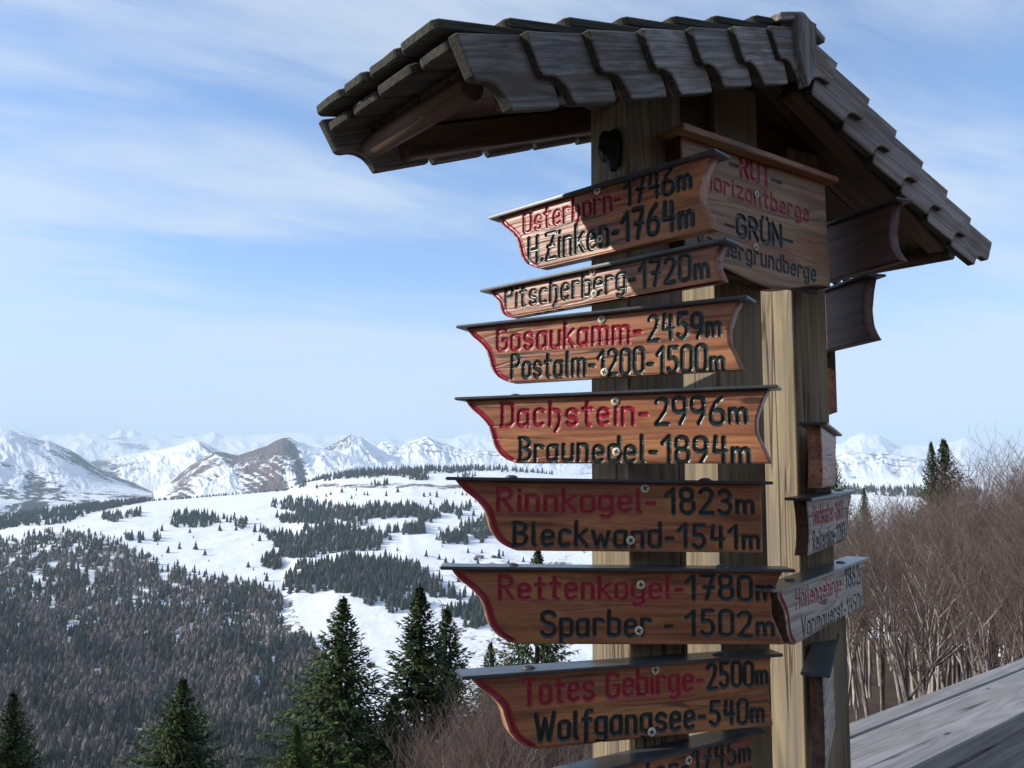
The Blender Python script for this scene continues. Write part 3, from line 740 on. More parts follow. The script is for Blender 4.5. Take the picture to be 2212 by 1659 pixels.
# ================================================================== landscape
def snow_mat(name, rockc=(0.10, 0.085, 0.075), veg=(0.07, 0.05, 0.04), sc=1.0, tex=1.0, steep=(0.45, 0.75), nsc=0.01):
    """snow / bare ground decided by the 'cover' attribute (0 bare .. 1 snow) broken up by noise"""
    b = MB(name)
    at = b.node('ShaderNodeAttribute', attribute_name='cover'); sp = b.node('ShaderNodeSeparateColor'); b.l.new(at.outputs['Color'], sp.inputs[0])
    co = b.coord('Object', (nsc,) * 3)
    n = b.noise(co, 1.0, 12, 0.68, 0.3)
    co2 = b.coord('Object', (nsc * 7, nsc * 7, nsc * 14))
    n2 = b.noise(co2, 1.0, 8, 0.7, 0.2)
    v = b.math('ADD', sp.outputs[0], b.math('MULTIPLY', b.math('SUBTRACT', b.math('ADD', b.math('MULTIPLY', n, .6), b.math('MULTIPLY', n2, .4)), .5), 2.4 * tex))
    m = b.rng(v, .42, .56)
    bare = b.mix(b.rng(n2, .4, .6), rockc, veg)
    bare = b.mix(sp.outputs[1], bare, (0.022, 0.032, 0.026))
    bare = b.mix(sp.outputs[2], bare, (0.13, 0.075, 0.055))
    snow = b.mix(b.rng(n2, .35, .7), (0.78, 0.80, 0.83), (0.86, 0.87, 0.89))
    col = b.mix(m, bare, snow)
    return b.finish(col, 0.8, b.bump(n2, 0.5, .12 / nsc * .04, b.bump(n, 0.6, .12 / nsc)), .2)
M_far = snow_mat('far_snow_and_rock', (0.10, 0.10, 0.11), (0.07, 0.07, 0.08), nsc=0.0012, tex=1.25)
M_mid = snow_mat('mid_snow_and_rock', (0.10, 0.085, 0.08), (0.05, 0.045, 0.045), nsc=0.004, tex=1.4)
M_hill = snow_mat('alm_snow_and_ground', (0.10, 0.075, 0.055), (0.075, 0.055, 0.04), nsc=0.02, tex=.8)
def set_cover(me, c):
    ca = me.color_attributes.new('cover', 'FLOAT_COLOR', 'POINT')
    ca.data.foreach_set('color', np.asarray(c, dtype=np.float32).reshape(-1, 4).ravel())
def pxdir(px, py):
    a, e = azel(px, py); return a, math.tan(e)
def azs(pxs, py=1030): return np.array([azel(x, py)[0] for x in pxs])
def els(pxs, pys): return np.array([math.tan(azel(x, y)[1]) for x, y in zip(pxs, pys)])

def ridge(name, label, sky, base, r1, r0, nx=500, nt=60, amp=.35, seed=1, scale=1.0, cover=None, mat=M_far, shape=1.0, jag=0.0, back=True, kscale=1.0):
    """a mountain side: feet at distance r0, crest at r1; sky and base are outlines in the photograph"""
    x0, x1 = sky[0][0], sky[-1][0]
    xs = np.linspace(x0, x1, nx)
    ys = np.interp(xs, *zip(*sky)); yb = np.interp(xs, *zip(*base))
    if jag: ys = ys + jag * fbm(xs / 22.0, xs * 0 + seed, 6, seed, .6)
    az = azs(xs); es = els(xs, ys); eb = els(xs, yb)
    T = np.linspace(0, 1, nt)[:, None]
    rr1 = r1 * (1 + .05 * np.sin(xs / 90.0 + seed))
    Rr = r0 + (rr1[None, :] - r0) * T
    zb = eb * r0; zs = es * rr1
    kk = np.hanning(61); kk /= kk.sum(); zsm = np.convolve(np.pad(zs, 30, mode='edge'), kk, 'valid')
    Z = zb + (zsm - zb) * T ** shape + (zs - zsm) * np.clip((T - .6) / .4, 0, 1) ** 2
    Xw = Rr * np.sin(az); Yw = Rr * np.cos(az)
    L_ = (r1 - r0)
    wl = L_ * .35 * scale
    # gullies run down the slope, so the noise is stretched along T
    arc_ = az * r1 / wl
    warp = .25 * perlin(arc_ * 1.5, T * 2.2 + arc_ * 0, seed + 40)
    nse = fbm(arc_ * 1.6 + warp, T * 1.3 + arc_ * .35, 6, seed, .55, True) - .25
    hgt = np.abs(zs - zb)
    env = np.clip((1 - T) * 3.2, 0, 1) ** .8 * np.clip(T * 4, .15, 1)
    Z = Z + amp * hgt * nse * env * .5
    c = np.zeros(Z.shape + (4,)); c[..., 3] = 1
    gy = np.gradient(Z, axis=0) / np.maximum(1, np.gradient(Rr, axis=0)); gx = np.gradient(Z, axis=1) / (np.gradient(az)[None, :] * Rr)
    c[..., 0] = .85
    if cover: cover(c, xs[None, :] + T * 0, T + xs[None, :] * 0, gx, gy, nse, Z)
    rows = [np.stack([Xw, Yw, Z], -1)]; cols = [c]
    if back:
        for q_, (dr_, dz_) in enumerate(((.01, .04), (.05, .25), (.15, .7), (.3, 1.0))):
            Rb = rr1 * (1 + dr_); zz = zs - dz_ * np.maximum(hgt * .8, 60)
            rows.append(np.stack([Rb * np.sin(az), Rb * np.cos(az), zz], -1)[None]); cols.append(c[-1:])
    low = np.stack([r0 * .97 * np.sin(az), r0 * .97 * np.cos(az), zb - hgt * .35 - 20], -1)[None]
    V = np.concatenate([low] + rows); Cc = np.concatenate([c[:1]] + cols)
    m, n = V.shape[:2]; I = np.arange(m * n).reshape(m, n)
    q = np.stack([I[:-1, :-1], I[:-1, 1:], I[1:, 1:], I[1:, :-1]], -1).reshape(-1, 4)
    me = mesh_np(name, V.reshape(-1, 3), [q], True); set_cover(me, Cc)
    me.materials.append(mat)
    o = link(name, me); tag(o, label, kind='structure'); return o

def cov_far(c, X, T, gx, gy, n, Z):
    c[..., 0] = .68 + .6 * n - .35 * np.clip(np.abs(gx) - .5, 0, 1)
ridge('mountain_range', 'palest snowy range along the horizon on the left and centre',
      [(-400, 950), (-150, 938), (0, 935), (42, 931), (70, 942), (84, 943), (95, 939), (134, 941), (174, 935), (207, 935), (230, 942), (246, 934), (255, 927), (269, 934), (280, 928), (297, 936), (336, 941), (392, 943), (414, 939), (436, 941), (459, 932), (479, 943), (504, 941), (546, 940), (588, 938), (623, 936), (670, 937), (700, 943), (752, 938), (789, 941), (837, 944), (871, 950), (900, 947), (939, 942), (980, 944), (1017, 936), (1065, 940), (1120, 948), (1200, 952), (1290, 958), (1500, 965)],
      [(-400, 1060), (1500, 1060)], 27000, 15000, 900, 60, .16, 3, .6, cov_far, M_far, .85, 2.2)
ridge('mountain_range', 'pale far massif on the horizon to the right of the signpost',
      [(1500, 990), (1700, 975), (1802, 960), (1825, 957), (1843, 943), (1858, 938), (1873, 935), (1890, 940), (1903, 939), (1925, 952), (1951, 965), (1975, 962), (1996, 963), (2034, 960), (2060, 955), (2090, 945), (2105, 950), (2123, 953), (2160, 964), (2212, 972), (2400, 965), (2700, 975)],
      [(1500, 1050), (2700, 1050)], 24000, 15000, 600, 60, .22, 8, .5, cov_far, M_far, .85, 2.5)
def cov_m1(c, X, T, gx, gy, n, Z):
    crest = np.clip((X - 80) / 60, 0, 1) * np.clip((T - .55) * 5, 0, 1)
    foot = np.clip((.30 - T) * 6, 0, 1) * .5
    gul = .5 * np.clip(np.sin((X + 130 * T) / 11.0 + 3 * n) - .3, 0, 1) * np.clip((140 - X) / 60, 0, 1)
    c[..., 0] = .66 - .34 * crest - .5 * foot + .3 * n + .35 * np.exp(-((X - 175) / 40) ** 2 - ((T - .42) / .10) ** 2)
    c[..., 1] = .85; c[..., 2] = 0
ridge('mountain', 'blue-white rounded mountain at the left edge of the picture',
      [(-420, 975), (-200, 930), (-90, 922), (0, 926), (17, 929), (36, 938), (76, 949), (101, 952), (123, 962), (146, 971), (168, 983), (193, 999), (213, 1011), (252, 1030), (291, 1043), (330, 1062)],
      [(-420, 1100), (0, 1095), (291, 1078), (330, 1075)], 7600, 5200, 500, 90, .20, 11, .8, cov_m1, M_mid, .9, 1.2)
def cov_m4(c, X, T, gx, gy, n, Z):
    band = np.exp(-((T - .80) / .035) ** 2) + .8 * np.exp(-((T - .55) / .03) ** 2) + .6 * np.exp(-((T - .34) / .03) ** 2)
    c[..., 0] = .70 + .5 * n - .55 * band * np.clip(n + .9, .3, 1.3); c[..., 1] = .25
ridge('mountain', 'flat-topped snowy mountain with rock bands, left of the Dachstein board',
      [(800, 985), (816, 961), (823, 954), (837, 954), (864, 962), (874, 963), (884, 953), (905, 948), (912, 945), (920, 941), (932, 948), (949, 954), (969, 961), (990, 968), (1024, 970), (1075, 975), (1150, 983), (1230, 992), (1320, 1002), (1420, 1012)],
      [(800, 1012), (1060, 1016), (1420, 1035)], 12500, 8200, 500, 80, .30, 17, .35, cov_m4, M_mid, .8, 2.0)
ridge('mountain', 'layered snowy plateau below the far massif on the right',
      [(1600, 1000), (1740, 988), (1802, 981), (1832, 973), (1858, 975), (1922, 977), (1959, 984), (1984, 988), (2071, 1001), (2160, 1008), (2300, 1000), (2500, 1010)],
      [(1600, 1036), (2500, 1036)], 11000, 7600, 420, 80, .30, 23, .35, cov_m4, M_mid, .8, 2.0)
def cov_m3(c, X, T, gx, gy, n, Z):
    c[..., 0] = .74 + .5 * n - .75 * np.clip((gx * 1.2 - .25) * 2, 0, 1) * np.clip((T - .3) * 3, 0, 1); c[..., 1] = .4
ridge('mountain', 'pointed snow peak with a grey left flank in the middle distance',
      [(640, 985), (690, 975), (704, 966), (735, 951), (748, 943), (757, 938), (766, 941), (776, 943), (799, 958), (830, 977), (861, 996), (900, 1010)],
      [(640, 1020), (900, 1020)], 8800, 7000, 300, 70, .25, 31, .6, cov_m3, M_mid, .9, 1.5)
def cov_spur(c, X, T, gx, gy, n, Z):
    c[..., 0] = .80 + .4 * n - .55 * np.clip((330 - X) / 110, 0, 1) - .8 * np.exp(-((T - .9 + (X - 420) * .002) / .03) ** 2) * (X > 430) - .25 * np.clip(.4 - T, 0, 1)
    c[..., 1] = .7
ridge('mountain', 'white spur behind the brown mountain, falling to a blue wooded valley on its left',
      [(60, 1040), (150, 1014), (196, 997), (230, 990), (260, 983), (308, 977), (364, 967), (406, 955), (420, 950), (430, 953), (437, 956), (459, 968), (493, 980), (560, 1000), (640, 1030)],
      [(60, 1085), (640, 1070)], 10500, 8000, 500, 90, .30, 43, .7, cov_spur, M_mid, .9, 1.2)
def cov_m2(c, X, T, gx, gy, n, Z):
    brown = np.clip((X - 350) / 40, 0, 1) * np.clip((628 - X) / 20, 0, 1)
    up = np.clip((T - .45 - .10 * np.sin(X / 23.0) + .12 * n) * 6, 0, 1)
    # snow lies in slanting streaks on the lower slope
    st = np.sin((X * .9 + T * 150) / 3.1 + 6 * n + 1.5 * np.sin(X / 31.0))
    low_ = .50 + .14 * st + .3 * np.sin(X / 37.0 + 1.2) + .35 * n
    crest = np.clip((T - .84) * 9, 0, 1) * ((X > 455) & (X < 600))
    pk = np.exp(-((X - 618 - 40 * (1 - T)) / 20) ** 2) * np.clip((1 - T) * 4, .2, 1)
    right = np.clip((X - 655) / 25, 0, 1)
    c[..., 0] = low_ * (1 - up) * brown + (.22 + .45 * n) * up * brown + (1 - brown) * (.85 + .2 * n) - .75 * pk - .6 * crest
    c[..., 0] = c[..., 0] * (1 - right) + right * (.92 + .15 * n)
    c[..., 1] = np.clip(.9 * crest + .9 * pk + .5 * (1 - brown) + .5 * right, 0, 1)
    c[..., 2] = brown * .6 * (1 - pk)
    c[..., 0] -= .5 * np.exp(-((X - 560) / 60) ** 2 - ((T - .62) / .1) ** 2) * 0
ridge('mountain', 'nearer mountain with brown bare flanks, a wooded crest and a snowy right slope',
      [(296, 1084), (322, 1071), (345, 1056), (375, 1033), (410, 1006), (440, 985), (462, 975), (480, 977), (512, 984), (532, 977), (574, 963), (591, 953), (606, 946), (623, 945), (640, 954), (674, 965), (721, 974), (762, 987), (800, 1002), (820, 1009), (860, 1020)],
      [(296, 1090), (400, 1082), (619, 1068), (701, 1040), (860, 1032)], 6800, 4600, 800, 130, .26, 5, .55, cov_m2, M_mid, .95, 1.6)

# ------------------------------------------------------------------ the alm: valley, snow meadow and wooded hill
SKYT = [(-900, 1120), (-400, 1130), (-100, 1140), (0, 1122), (100, 1104), (202, 1092), (297, 1083), (392, 1077), (531, 1065), (619, 1058), (650, 1043), (708, 1029), (735, 1021), (820, 1012), (888, 1006), (956, 1006), (1075, 1009), (1195, 1022), (1282, 1030), (1500, 1040), (1810, 1052), (1900, 1050), (2000, 1046), (2212, 1040), (2800, 1040)]
RT0, RT1 = 760.0, 3300.0
YB = 1775.0
def t_prof(xs, s):
    """picture height of the terrain for column xs at normalised log-distance s (0 near .. 1 crest)"""
    ys = np.interp(xs, *zip(*SKYT))
    k = 1.65
    return ys + (YB - ys) * (1 - s) ** k
def terr_point(px, s):
    px = np.asarray(px, float); s = np.asarray(s, float)
    r = RT0 * (RT1 / RT0) ** s
    y = t_prof(px, s)
    az = np.interp(px, TX, TAZ)
    # tan of elevation is close to linear in picture height
    e = -(y - np.interp(px, TX, THZ)) / FPX * np.interp(px, TX, TSC)
    z = e * r
    bump = 9.0 * fbm(az * r / 330.0, r / 330.0, 4, 61) * np.clip((1 - s) * 6, 0, 1) + 2.0 * fbm(az * r / 60.0, r / 60.0, 3, 71) * np.clip((1 - s) * 6, 0, 1)
    # a low shoulder hides the hollow behind it
    return r * np.sin(az), r * np.cos(az), z + bump, y
TX = np.linspace(-900, 2800, 200); TAZ = azs(TX)
_e1 = np.array([math.tan(azel(x, 1100)[1]) for x in TX]); _e2 = np.array([math.tan(azel(x, 1600)[1]) for x in TX])
TSC = (_e1 - _e2) / 500 * FPX; THZ = 1100 + _e1 * FPX / TSC
nx, ns = 760, 260
PX, SS = np.meshgrid(np.linspace(-880, 2780, nx), np.linspace(0, 1, ns))
Xw, Yw, Zw, Yp = terr_point(PX, SS)
c = np.zeros(PX.shape + (4,)); c[..., 3] = 1
def meadow(px, yp):
    """1 on the open snow field, 0 in the woods of the near slope (picture coordinates of the ground)"""
    edge = np.interp(px, [-400, 0, 60, 130, 240, 330, 440, 560, 640, 700, 760, 900, 1100], [1150, 1175, 1158, 1150, 1165, 1208, 1245, 1268, 1300, 1420, 1520, 1700, 1900])
    return np.clip((edge - yp) / 18 + .5, 0, 1)
def clearing(px, yp):
    g = fbm(px / 40.0 + 3.3, yp / 20.0, 3, 123) + .12 * np.clip((1400 - yp) / 150, -.3, 1) + .25 * np.exp(-((px - 590) / 40) ** 2 - ((yp - 1480) / 40) ** 2)
    return np.clip((g - .27) / .10, 0, 1)
md = meadow(PX, Yp)
low = np.clip((Yp - 1330 - .25 * np.clip(PX - 350, 0, 400)) / 170, 0, 1) * (1 - md)
c[..., 0] = .85 * md + (1 - md) * np.maximum(.47 - .31 * low, .80 * clearing(PX, Yp))
# thawed streaks on the slope right of centre, and on the small cliffs under the crest
str_ = np.clip((PX - 860) / 120, 0, 1) * np.clip((Yp - 1180) / 40, 0, 1)
c[..., 0] -= .25 * str_
cl = np.exp(-((Yp - 1048) / 7.0) ** 2) * np.clip((PX - 640) / 60, 0, 1) * np.clip((1300 - PX) / 100, 0, 1)
c[..., 0] -= .42 * cl
c[..., 2] = .5 * cl + .35 * low
rows = [np.stack([Xw, Yw, Zw], -1)]; cs = [c]
for dr_, dz_ in ((1.02, 12), (1.08, 60), (1.25, 150), (1.45, 230)):
    rows.append(np.stack([Xw[-1] * dr_, Yw[-1] * dr_, Zw[-1] - dz_], -1)[None]); cs.append(c[-1:])
# the base plain out to the feet of the mountains and beyond the horizon
V = np.concatenate(rows); Cc = np.concatenate(cs)
m, n = V.shape[:2]; I = np.arange(m * n).reshape(m, n)
me = mesh_np('snowy_valley', V.reshape(-1, 3), [np.stack([I[:-1, :-1], I[:-1, 1:], I[1:, 1:], I[1:, :-1]], -1).reshape(-1, 4)], True)
set_cover(me, Cc); me.materials.append(M_hill)
tag(link('snowy_valley', me), 'snow meadow and wooded slopes of the valley', kind='structure')
# wide base sheet
a = np.linspace(0, 2 * np.pi, 97)[:-1]; rad = np.array([0.01, 500, 2000, 6000, 15000, 30000, 45000.])
V = np.stack([rad[:, None] * np.sin(a), rad[:, None] * np.cos(a), np.full((7, 96), -520.)], -1)
I = np.arange(7 * 96).reshape(7, 96); J = np.roll(I, -1, 1)
me = mesh_np('valley_floor', V.reshape(-1, 3), [np.stack([I[:-1], J[:-1], J[1:], I[1:]], -1).reshape(-1, 4)], True)
set_cover(me, np.tile([.75, .3, 0, 1], (7 * 96, 1))); me.materials.append(M_mid)
tag(link('valley_floor', me), 'low ground between the mountains', kind='structure')

# ------------------------------------------------------------------ near ground: summit shoulder round the deck
def near_z(r, az):
    """az in degrees, 0 ahead, + right"""
    r = np.asarray(r, float); az = np.asarray(az, float)
    wr = np.clip((az - 9) / 11, 0, 1); wr = wr * wr * (3 - 2 * wr)
    wl = np.clip((-az - 60) / 40, 0, 1)
    back = np.clip((np.abs(az) - 75) / 40, 0, 1)
    steep = -1.7 - np.interp(r, [0, 3, 12, 60, 300, 780, 1400], [0, .3, 5.2, 31, 150, 352, 500])
    shelf = -1.7 - np.interp(r, [0, 3, 9, 18, 30, 55, 120, 300, 780, 1400], [0, .25, 1.6, 3.4, 5.4, 8.2, 26, 95, 352, 500])
    dim_rise = -1.7 + np.interp(r, [0, 6, 20, 60, 200, 500, 1400], [0, .1, 3, 19, 62, 80, -250])  # unseen slope added behind the viewpoint to cut the ambient light
    z = steep * (1 - wr) + shelf * wr
    return z * (1 - back) + dim_rise * back
rr = np.concatenate([[0.01], np.geomspace(1.2, 1400, 150)]); aa = np.linspace(-180, 180, 361)
RR, AA = np.meshgrid(rr, aa, indexing='ij')
Zn = near_z(RR, AA)
xx, yy = RR * np.sin(np.radians(AA)), RR * np.cos(np.radians(AA))
Zn = Zn + np.clip(RR / 14, 0, 1) * (.35 * fbm(xx / 3, yy / 3, 4, 81) + .9 * np.clip(RR / 60, 0, 1) * fbm(xx / 20, yy / 20, 3, 91))
I = np.arange(RR.size).reshape(RR.shape)
q = np.stack([I[:-1, :-1], I[:-1, 1:], I[1:, 1:], I[1:, :-1]], -1).reshape(-1, 4)
me = mesh_np('hillside', np.stack([xx, yy, Zn], -1).reshape(-1, 3), [q], True)
cc = np.zeros(RR.shape + (4,)); cc[..., 3] = 1; cc[..., 0] = .10; cc[..., 2] = .3
set_cover(me, cc)
M_near = snow_mat('leaf_litter_and_old_snow', (0.075, 0.052, 0.033), (0.045, 0.033, 0.023), nsc=0.35)
me.materials.append(M_near)
tag(link('hillside', me), 'brown hillside with leaf litter and old snow, with an added unseen rise behind', kind='structure')

# ------------------------------------------------------------------ conifers of the middle distance
def foliage_mat(name, dark, light, sc, randamt=.35, tw=None):
    b = MB(name)
    oi = b.node('ShaderNodeObjectInfo'); n = b.noise(b.coord('Object', (sc,) * 3), 1, 3, .6)
    f = b.math('ADD', n, b.math('MULTIPLY', b.math('SUBTRACT', oi.outputs['Random'], .5), randamt))
    col = b.ramp(f, [(.3, dark), (.7, light)])
    return b.finish(col, .75, None, .15)
M_spr_far = foliage_mat('distant_spruce', (0.016, 0.026, 0.022), (0.034, 0.048, 0.036), .05)
M_lar_far = foliage_mat('distant_larch', (0.075, 0.064, 0.058), (0.135, 0.112, 0.096), .05)
def far_tree_geo(seed, bare=False):
    rs = np.random.RandomState(seed); v = []; f = []
    L_ = [(0.06, .36, .50), (.30, .28, .70), (.52, .19, .88), (.72, .115, 1.02)] if not bare else [(0.10, .20, .40), (.25, .30, .62), (.48, .22, .84), (.70, .12, 1.0)]
    if bare and seed % 2: L_ = [(.16, .26, .55), (.34, .36, .74), (.55, .30, .90), (.72, .20, .98)]
    for (z0, r_, z1) in L_:
        n_ = 7; b = len(v)
        for k in range(n_):
            a_ = 2 * np.pi * (k + rs.rand() * .5) / n_; q = r_ * rs.uniform(.62, 1.15)
            v.append((q * np.cos(a_), q * np.sin(a_), z0 + rs.uniform(-.04, .04)))
        v.append((rs.uniform(-.02, .02), rs.uniform(-.02, .02), z1))
        for k in range(n_): f.append((b + k, b + (k + 1) % n_, b + n_))
    return np.array(v), np.array(f)
TV = [far_tree_geo(s_) for s_ in range(5)]; TL_ = [far_tree_geo(s_ + 20, True) for s_ in range(4)]
rs = np.random.RandomState(7)
trees = []   # (px, s, height, kind)
def s_from_y(px, y):
    ys = np.interp(px, *zip(*SKYT)); return 1 - np.clip((y - ys) / (YB - ys), 0, 1) ** (1 / 1.65)
def clump(cx, cy, rx, ry, n, larch=.06, h=(11, 25)):
    a_ = rs.rand(n) * 2 * np.pi; q = np.sqrt(rs.rand(n))
    wob = 1 + .25 * np.sin(a_ * 3 + cx) + .15 * np.sin(a_ * 5 + cy)
    x_ = cx + rx * q * wob * np.cos(a_); y_ = cy + ry * q * wob * np.sin(a_)
    for i in range(n):
        trees.append((x_[i], float(s_from_y(x_[i], max(y_[i], np.interp(x_[i], *zip(*SKYT)) + 1))), rs.uniform(*h), 1 if rs.rand() < larch else 0))
for cl_ in [(435, 1126, 60, 15, 170), (395, 1118, 28, 9, 40), (525, 1137, 13, 6, 18), (248, 1120, 26, 7, 50), (295, 1112, 18, 6, 30), (345, 1164, 12, 3, 8), (287, 1166, 9, 5, 14), (310, 1168, 6, 6, 10), (347, 1172, 6, 3, 4),
            (570, 1152, 16, 4, 14), (585, 1165, 7, 8, 8),
            (640, 1092, 45, 14, 130), (700, 1108, 70, 20, 260), (665, 1122, 60, 14, 150), (770, 1120, 45, 16, 140), (830, 1112, 60, 15, 190), (880, 1108, 40, 12, 100), (920, 1122, 22, 12, 60), (965, 1103, 22, 8, 40),
            (720, 1150, 60, 9, 150), (650, 1175, 60, 18, 240), (730, 1180, 85, 16, 330), (790, 1165, 50, 12, 130), (615, 1178, 16, 14, 60), (640, 1200, 40, 8, 90), (595, 1218, 22, 14, 70), 
            (880, 1150, 36, 6, 60), (903, 1146, 20, 6, 30), (980, 1166, 34, 12, 90), (1040, 1150, 36, 16, 120), (1060, 1130, 30, 14, 80), (1010, 1100, 12, 6, 14), (990, 1118, 8, 6, 12), (1000, 1140, 9, 5, 10), (945, 1120, 8, 6, 10),
            (800, 1232, 90, 20, 330), (850, 1250, 70, 24, 300), (760, 1262, 60, 26, 280), (820, 1282, 60, 26, 260), (700, 1240, 50, 22, 200), (660, 1260, 40, 26, 180), (905, 1262, 26, 26, 90), (940, 1275, 20, 16, 50), (765, 1215, 20, 6, 30), (880, 1310, 40, 16, 70),
            (1010, 1330, 44, 12, 70), (1050, 1312, 40, 10, 60), (1090, 1300, 40, 10, 60), (985, 1290, 26, 8, 20), (1150, 1290, 60, 10, 60), (1035, 1355, 24, 8, 26),
            (760, 1028, 55, 6, 120), (800, 1020, 60, 6, 150), (890, 1016, 60, 5, 130), (860, 1024, 50, 5, 90), (960, 1012, 60, 4, 90), (1050, 1012, 60, 3, 80), (1140, 1017, 60, 3, 50), (700, 1034, 30, 4, 40), (905, 1030, 26, 6, 50),
            (820, 1046, 18, 3, 14), (655, 1050, 9, 4, 12), (980, 1016, 30, 4, 40), (1010, 1028, 18, 5, 20),
            (1380, 1120, 70, 16, 90), (1500, 1190, 90, 22, 120), (1650, 1110, 80, 14, 100), (1420, 1290, 80, 24, 90), (1600, 1330, 90, 26, 90), (1750, 1220, 60, 20, 70), (1330, 1200, 40, 12, 40),
            (1840, 1062, 26, 8, 70), (1900, 1060, 40, 5, 70), (1960, 1066, 60, 8, 110), (2060, 1070, 80, 10, 150)]:
    clump(*(cl_[:4] + (int(cl_[4] * (.68 if cl_[3] >= 18 else .9)),)))
# dark wood along the left skyline
for i in range(1500):
    x_ = rs.uniform(-200, 318); top = np.interp(x_, *zip(*SKYT)); dep = np.interp(x_, [-200, 0, 150, 205, 300, 318], [50, 26, 34, 16, 4, 2])
    trees.append((x_, float(s_from_y(x_, top + rs.rand() ** 1.3 * dep)), rs.uniform(13, 21), 0))
for i in range(220):
    x_ = rs.uniform(318, 700); trees.append((x_, float(s_from_y(x_, np.interp(x_, *zip(*SKYT)) + rs.rand() * 1.5)), rs.uniform(7, 13), 0))
# the big wood on the near slope, thinning in places
def dens_left(x_, y_):
    d = 1 - float(meadow(np.array(x_), np.array(y_)))
    g = float(fbm(np.array(x_ / 70.0), np.array(y_ / 60.0), 3, 99))
    return d * np.clip(.85 + 1.0 * g, .2, 1) * (1 - .93 * float(clearing(np.array(x_), np.array(y_))))
cnt = 0
for i in range(50000):
    x_ = rs.uniform(-160, 1290); y_ = rs.uniform(1150, 1800)
    if rs.rand() > 1.35 * (1180.0 / y_) ** 2.6: continue
    if x_ > 620 and y_ < 1380: continue
    dd = dens_left(x_, y_)
    if rs.rand() > dd: continue
    g2 = float(perlin(np.array(x_ / 80.0), np.array(y_ / 48.0), 55)) - .45 * math.exp(-((x_ - 20) / 70) ** 2 - ((y_ - 1420) / 70) ** 2) - .5 * math.exp(-((x_ - 640) / 90) ** 2 - ((y_ - 1580) / 90) ** 2)
    lar = np.clip(.40 + 1.15 * g2 + .25 * np.clip((y_ - 1300) / 200, 0, 1) * (x_ < 550) + .12, 0.03, .9)
    trees.append((x_, float(s_from_y(x_, y_)), rs.uniform(8, 19), 1 if rs.rand() < lar else 0)); cnt += 1
# single trees on the snow
singles = []
for (x_, y_) in [(100, 1185), (40, 1195), (355, 1150), (480, 1148), (515, 1148), (415, 1155), (600, 1160), (566, 1172), (615, 1170), (395, 1187), (430, 1190), (450, 1200), (372, 1195), (685, 1055), (740, 1062), (795, 1068), (770, 1058), (835, 1070), (705, 1072), (760, 1075), (860, 1062), (930, 1068), (944, 1072), (1000, 1066), (840, 1160), (846, 1168), (770, 1200), (965, 1218), (983, 1220), (925, 1205), (1080, 1205), (1005, 1105), (1025, 1118), (930, 1090), (800, 1092), (715, 1068), (585, 1258), (545, 1225), (1110, 1085), (1130, 1100), (1175, 1092), (1100, 1120)]:
    singles.append((x_ + rs.uniform(-1, 1), float(s_from_y(x_, y_)), rs.uniform(12, 20), 0))
for i in range(90):
    x_ = rs.uniform(640, 1280); y_ = rs.uniform(1060, 1300)
    if float(meadow(np.array(x_), np.array(y_))) > .9: singles.append((x_, float(s_from_y(x_, y_)), rs.uniform(5, 16), 0))
for i in range(40):
    x_ = rs.uniform(140, 620); y_ = rs.uniform(1110, 1250)
    if float(meadow(np.array(x_), np.array(y_))) > .9: singles.append((x_, float(s_from_y(x_, y_)), rs.uniform(3, 7), 0))
T_ = np.array(trees); print('far trees', len(T_), 'wood', cnt, 'singles', len(singles))
def place_arr(T_):
    x_, y_, z_, _ = terr_point(T_[:, 0], T_[:, 1]); return np.stack([x_, y_, z_ - .3], 1)
Pt = place_arr(T_)
inview = (T_[:, 0] > -5) & (T_[:, 0] < 1275)
ypx = t_prof(T_[:, 0], T_[:, 1]); inview &= ypx < 1690
order = np.argsort(np.hypot(Pt[:, 0], Pt[:, 1]))
indiv = np.zeros(len(T_), bool)
for kind, lim in ((0, 140), (1, 240)):
    k = [i for i in order if inview[i] and T_[i, 3] == kind][:lim]; indiv[k] = True
def far_mesh(geo, mat, name):
    me = mesh_np(name, geo[0], [geo[1]], False); me.materials.append(mat); return me
FM = [far_mesh(g_, M_spr_far, 'distant_spruce') for g_ in TV]; LM = [far_mesh(g_, M_lar_far, 'distant_larch') for g_ in TL_]
def single(name, me, p, h, wd, rot, label, cat, group):
    o = D.objects.new(name, me); C.objects.link(o); o.location = p; o.scale = (h * wd, h * wd, h); o.rotation_euler = (0, 0, rot)
    tag(o, label, cat, group)
for i in np.where(indiv)[0]:
    kd = int(T_[i, 3]); h = T_[i, 2]
    if kd == 0: single('spruce_tree', FM[i % 5], Pt[i], h, rs.uniform(.58, .82), rs.rand() * 6, 'small dark spruce in the wood on the near valley slope', 'spruce', 'spruces in the wood below the snow meadow')
    else: single('larch_tree', LM[i % 4], Pt[i], h, rs.uniform(.58, .85), rs.rand() * 6, 'small bare brown larch in the wood on the near valley slope', 'larch', 'larches in the wood below the snow meadow')
S_ = np.array(singles); Ps = place_arr(S_)
for i in range(len(S_)):
    single('spruce_tree', FM[i % 5], Ps[i], S_[i, 2], rs.uniform(.8, 1.1), rs.rand() * 6, 'tiny dark spruce standing apart on the open snow', 'spruce', 'lone spruces on the snow meadow')
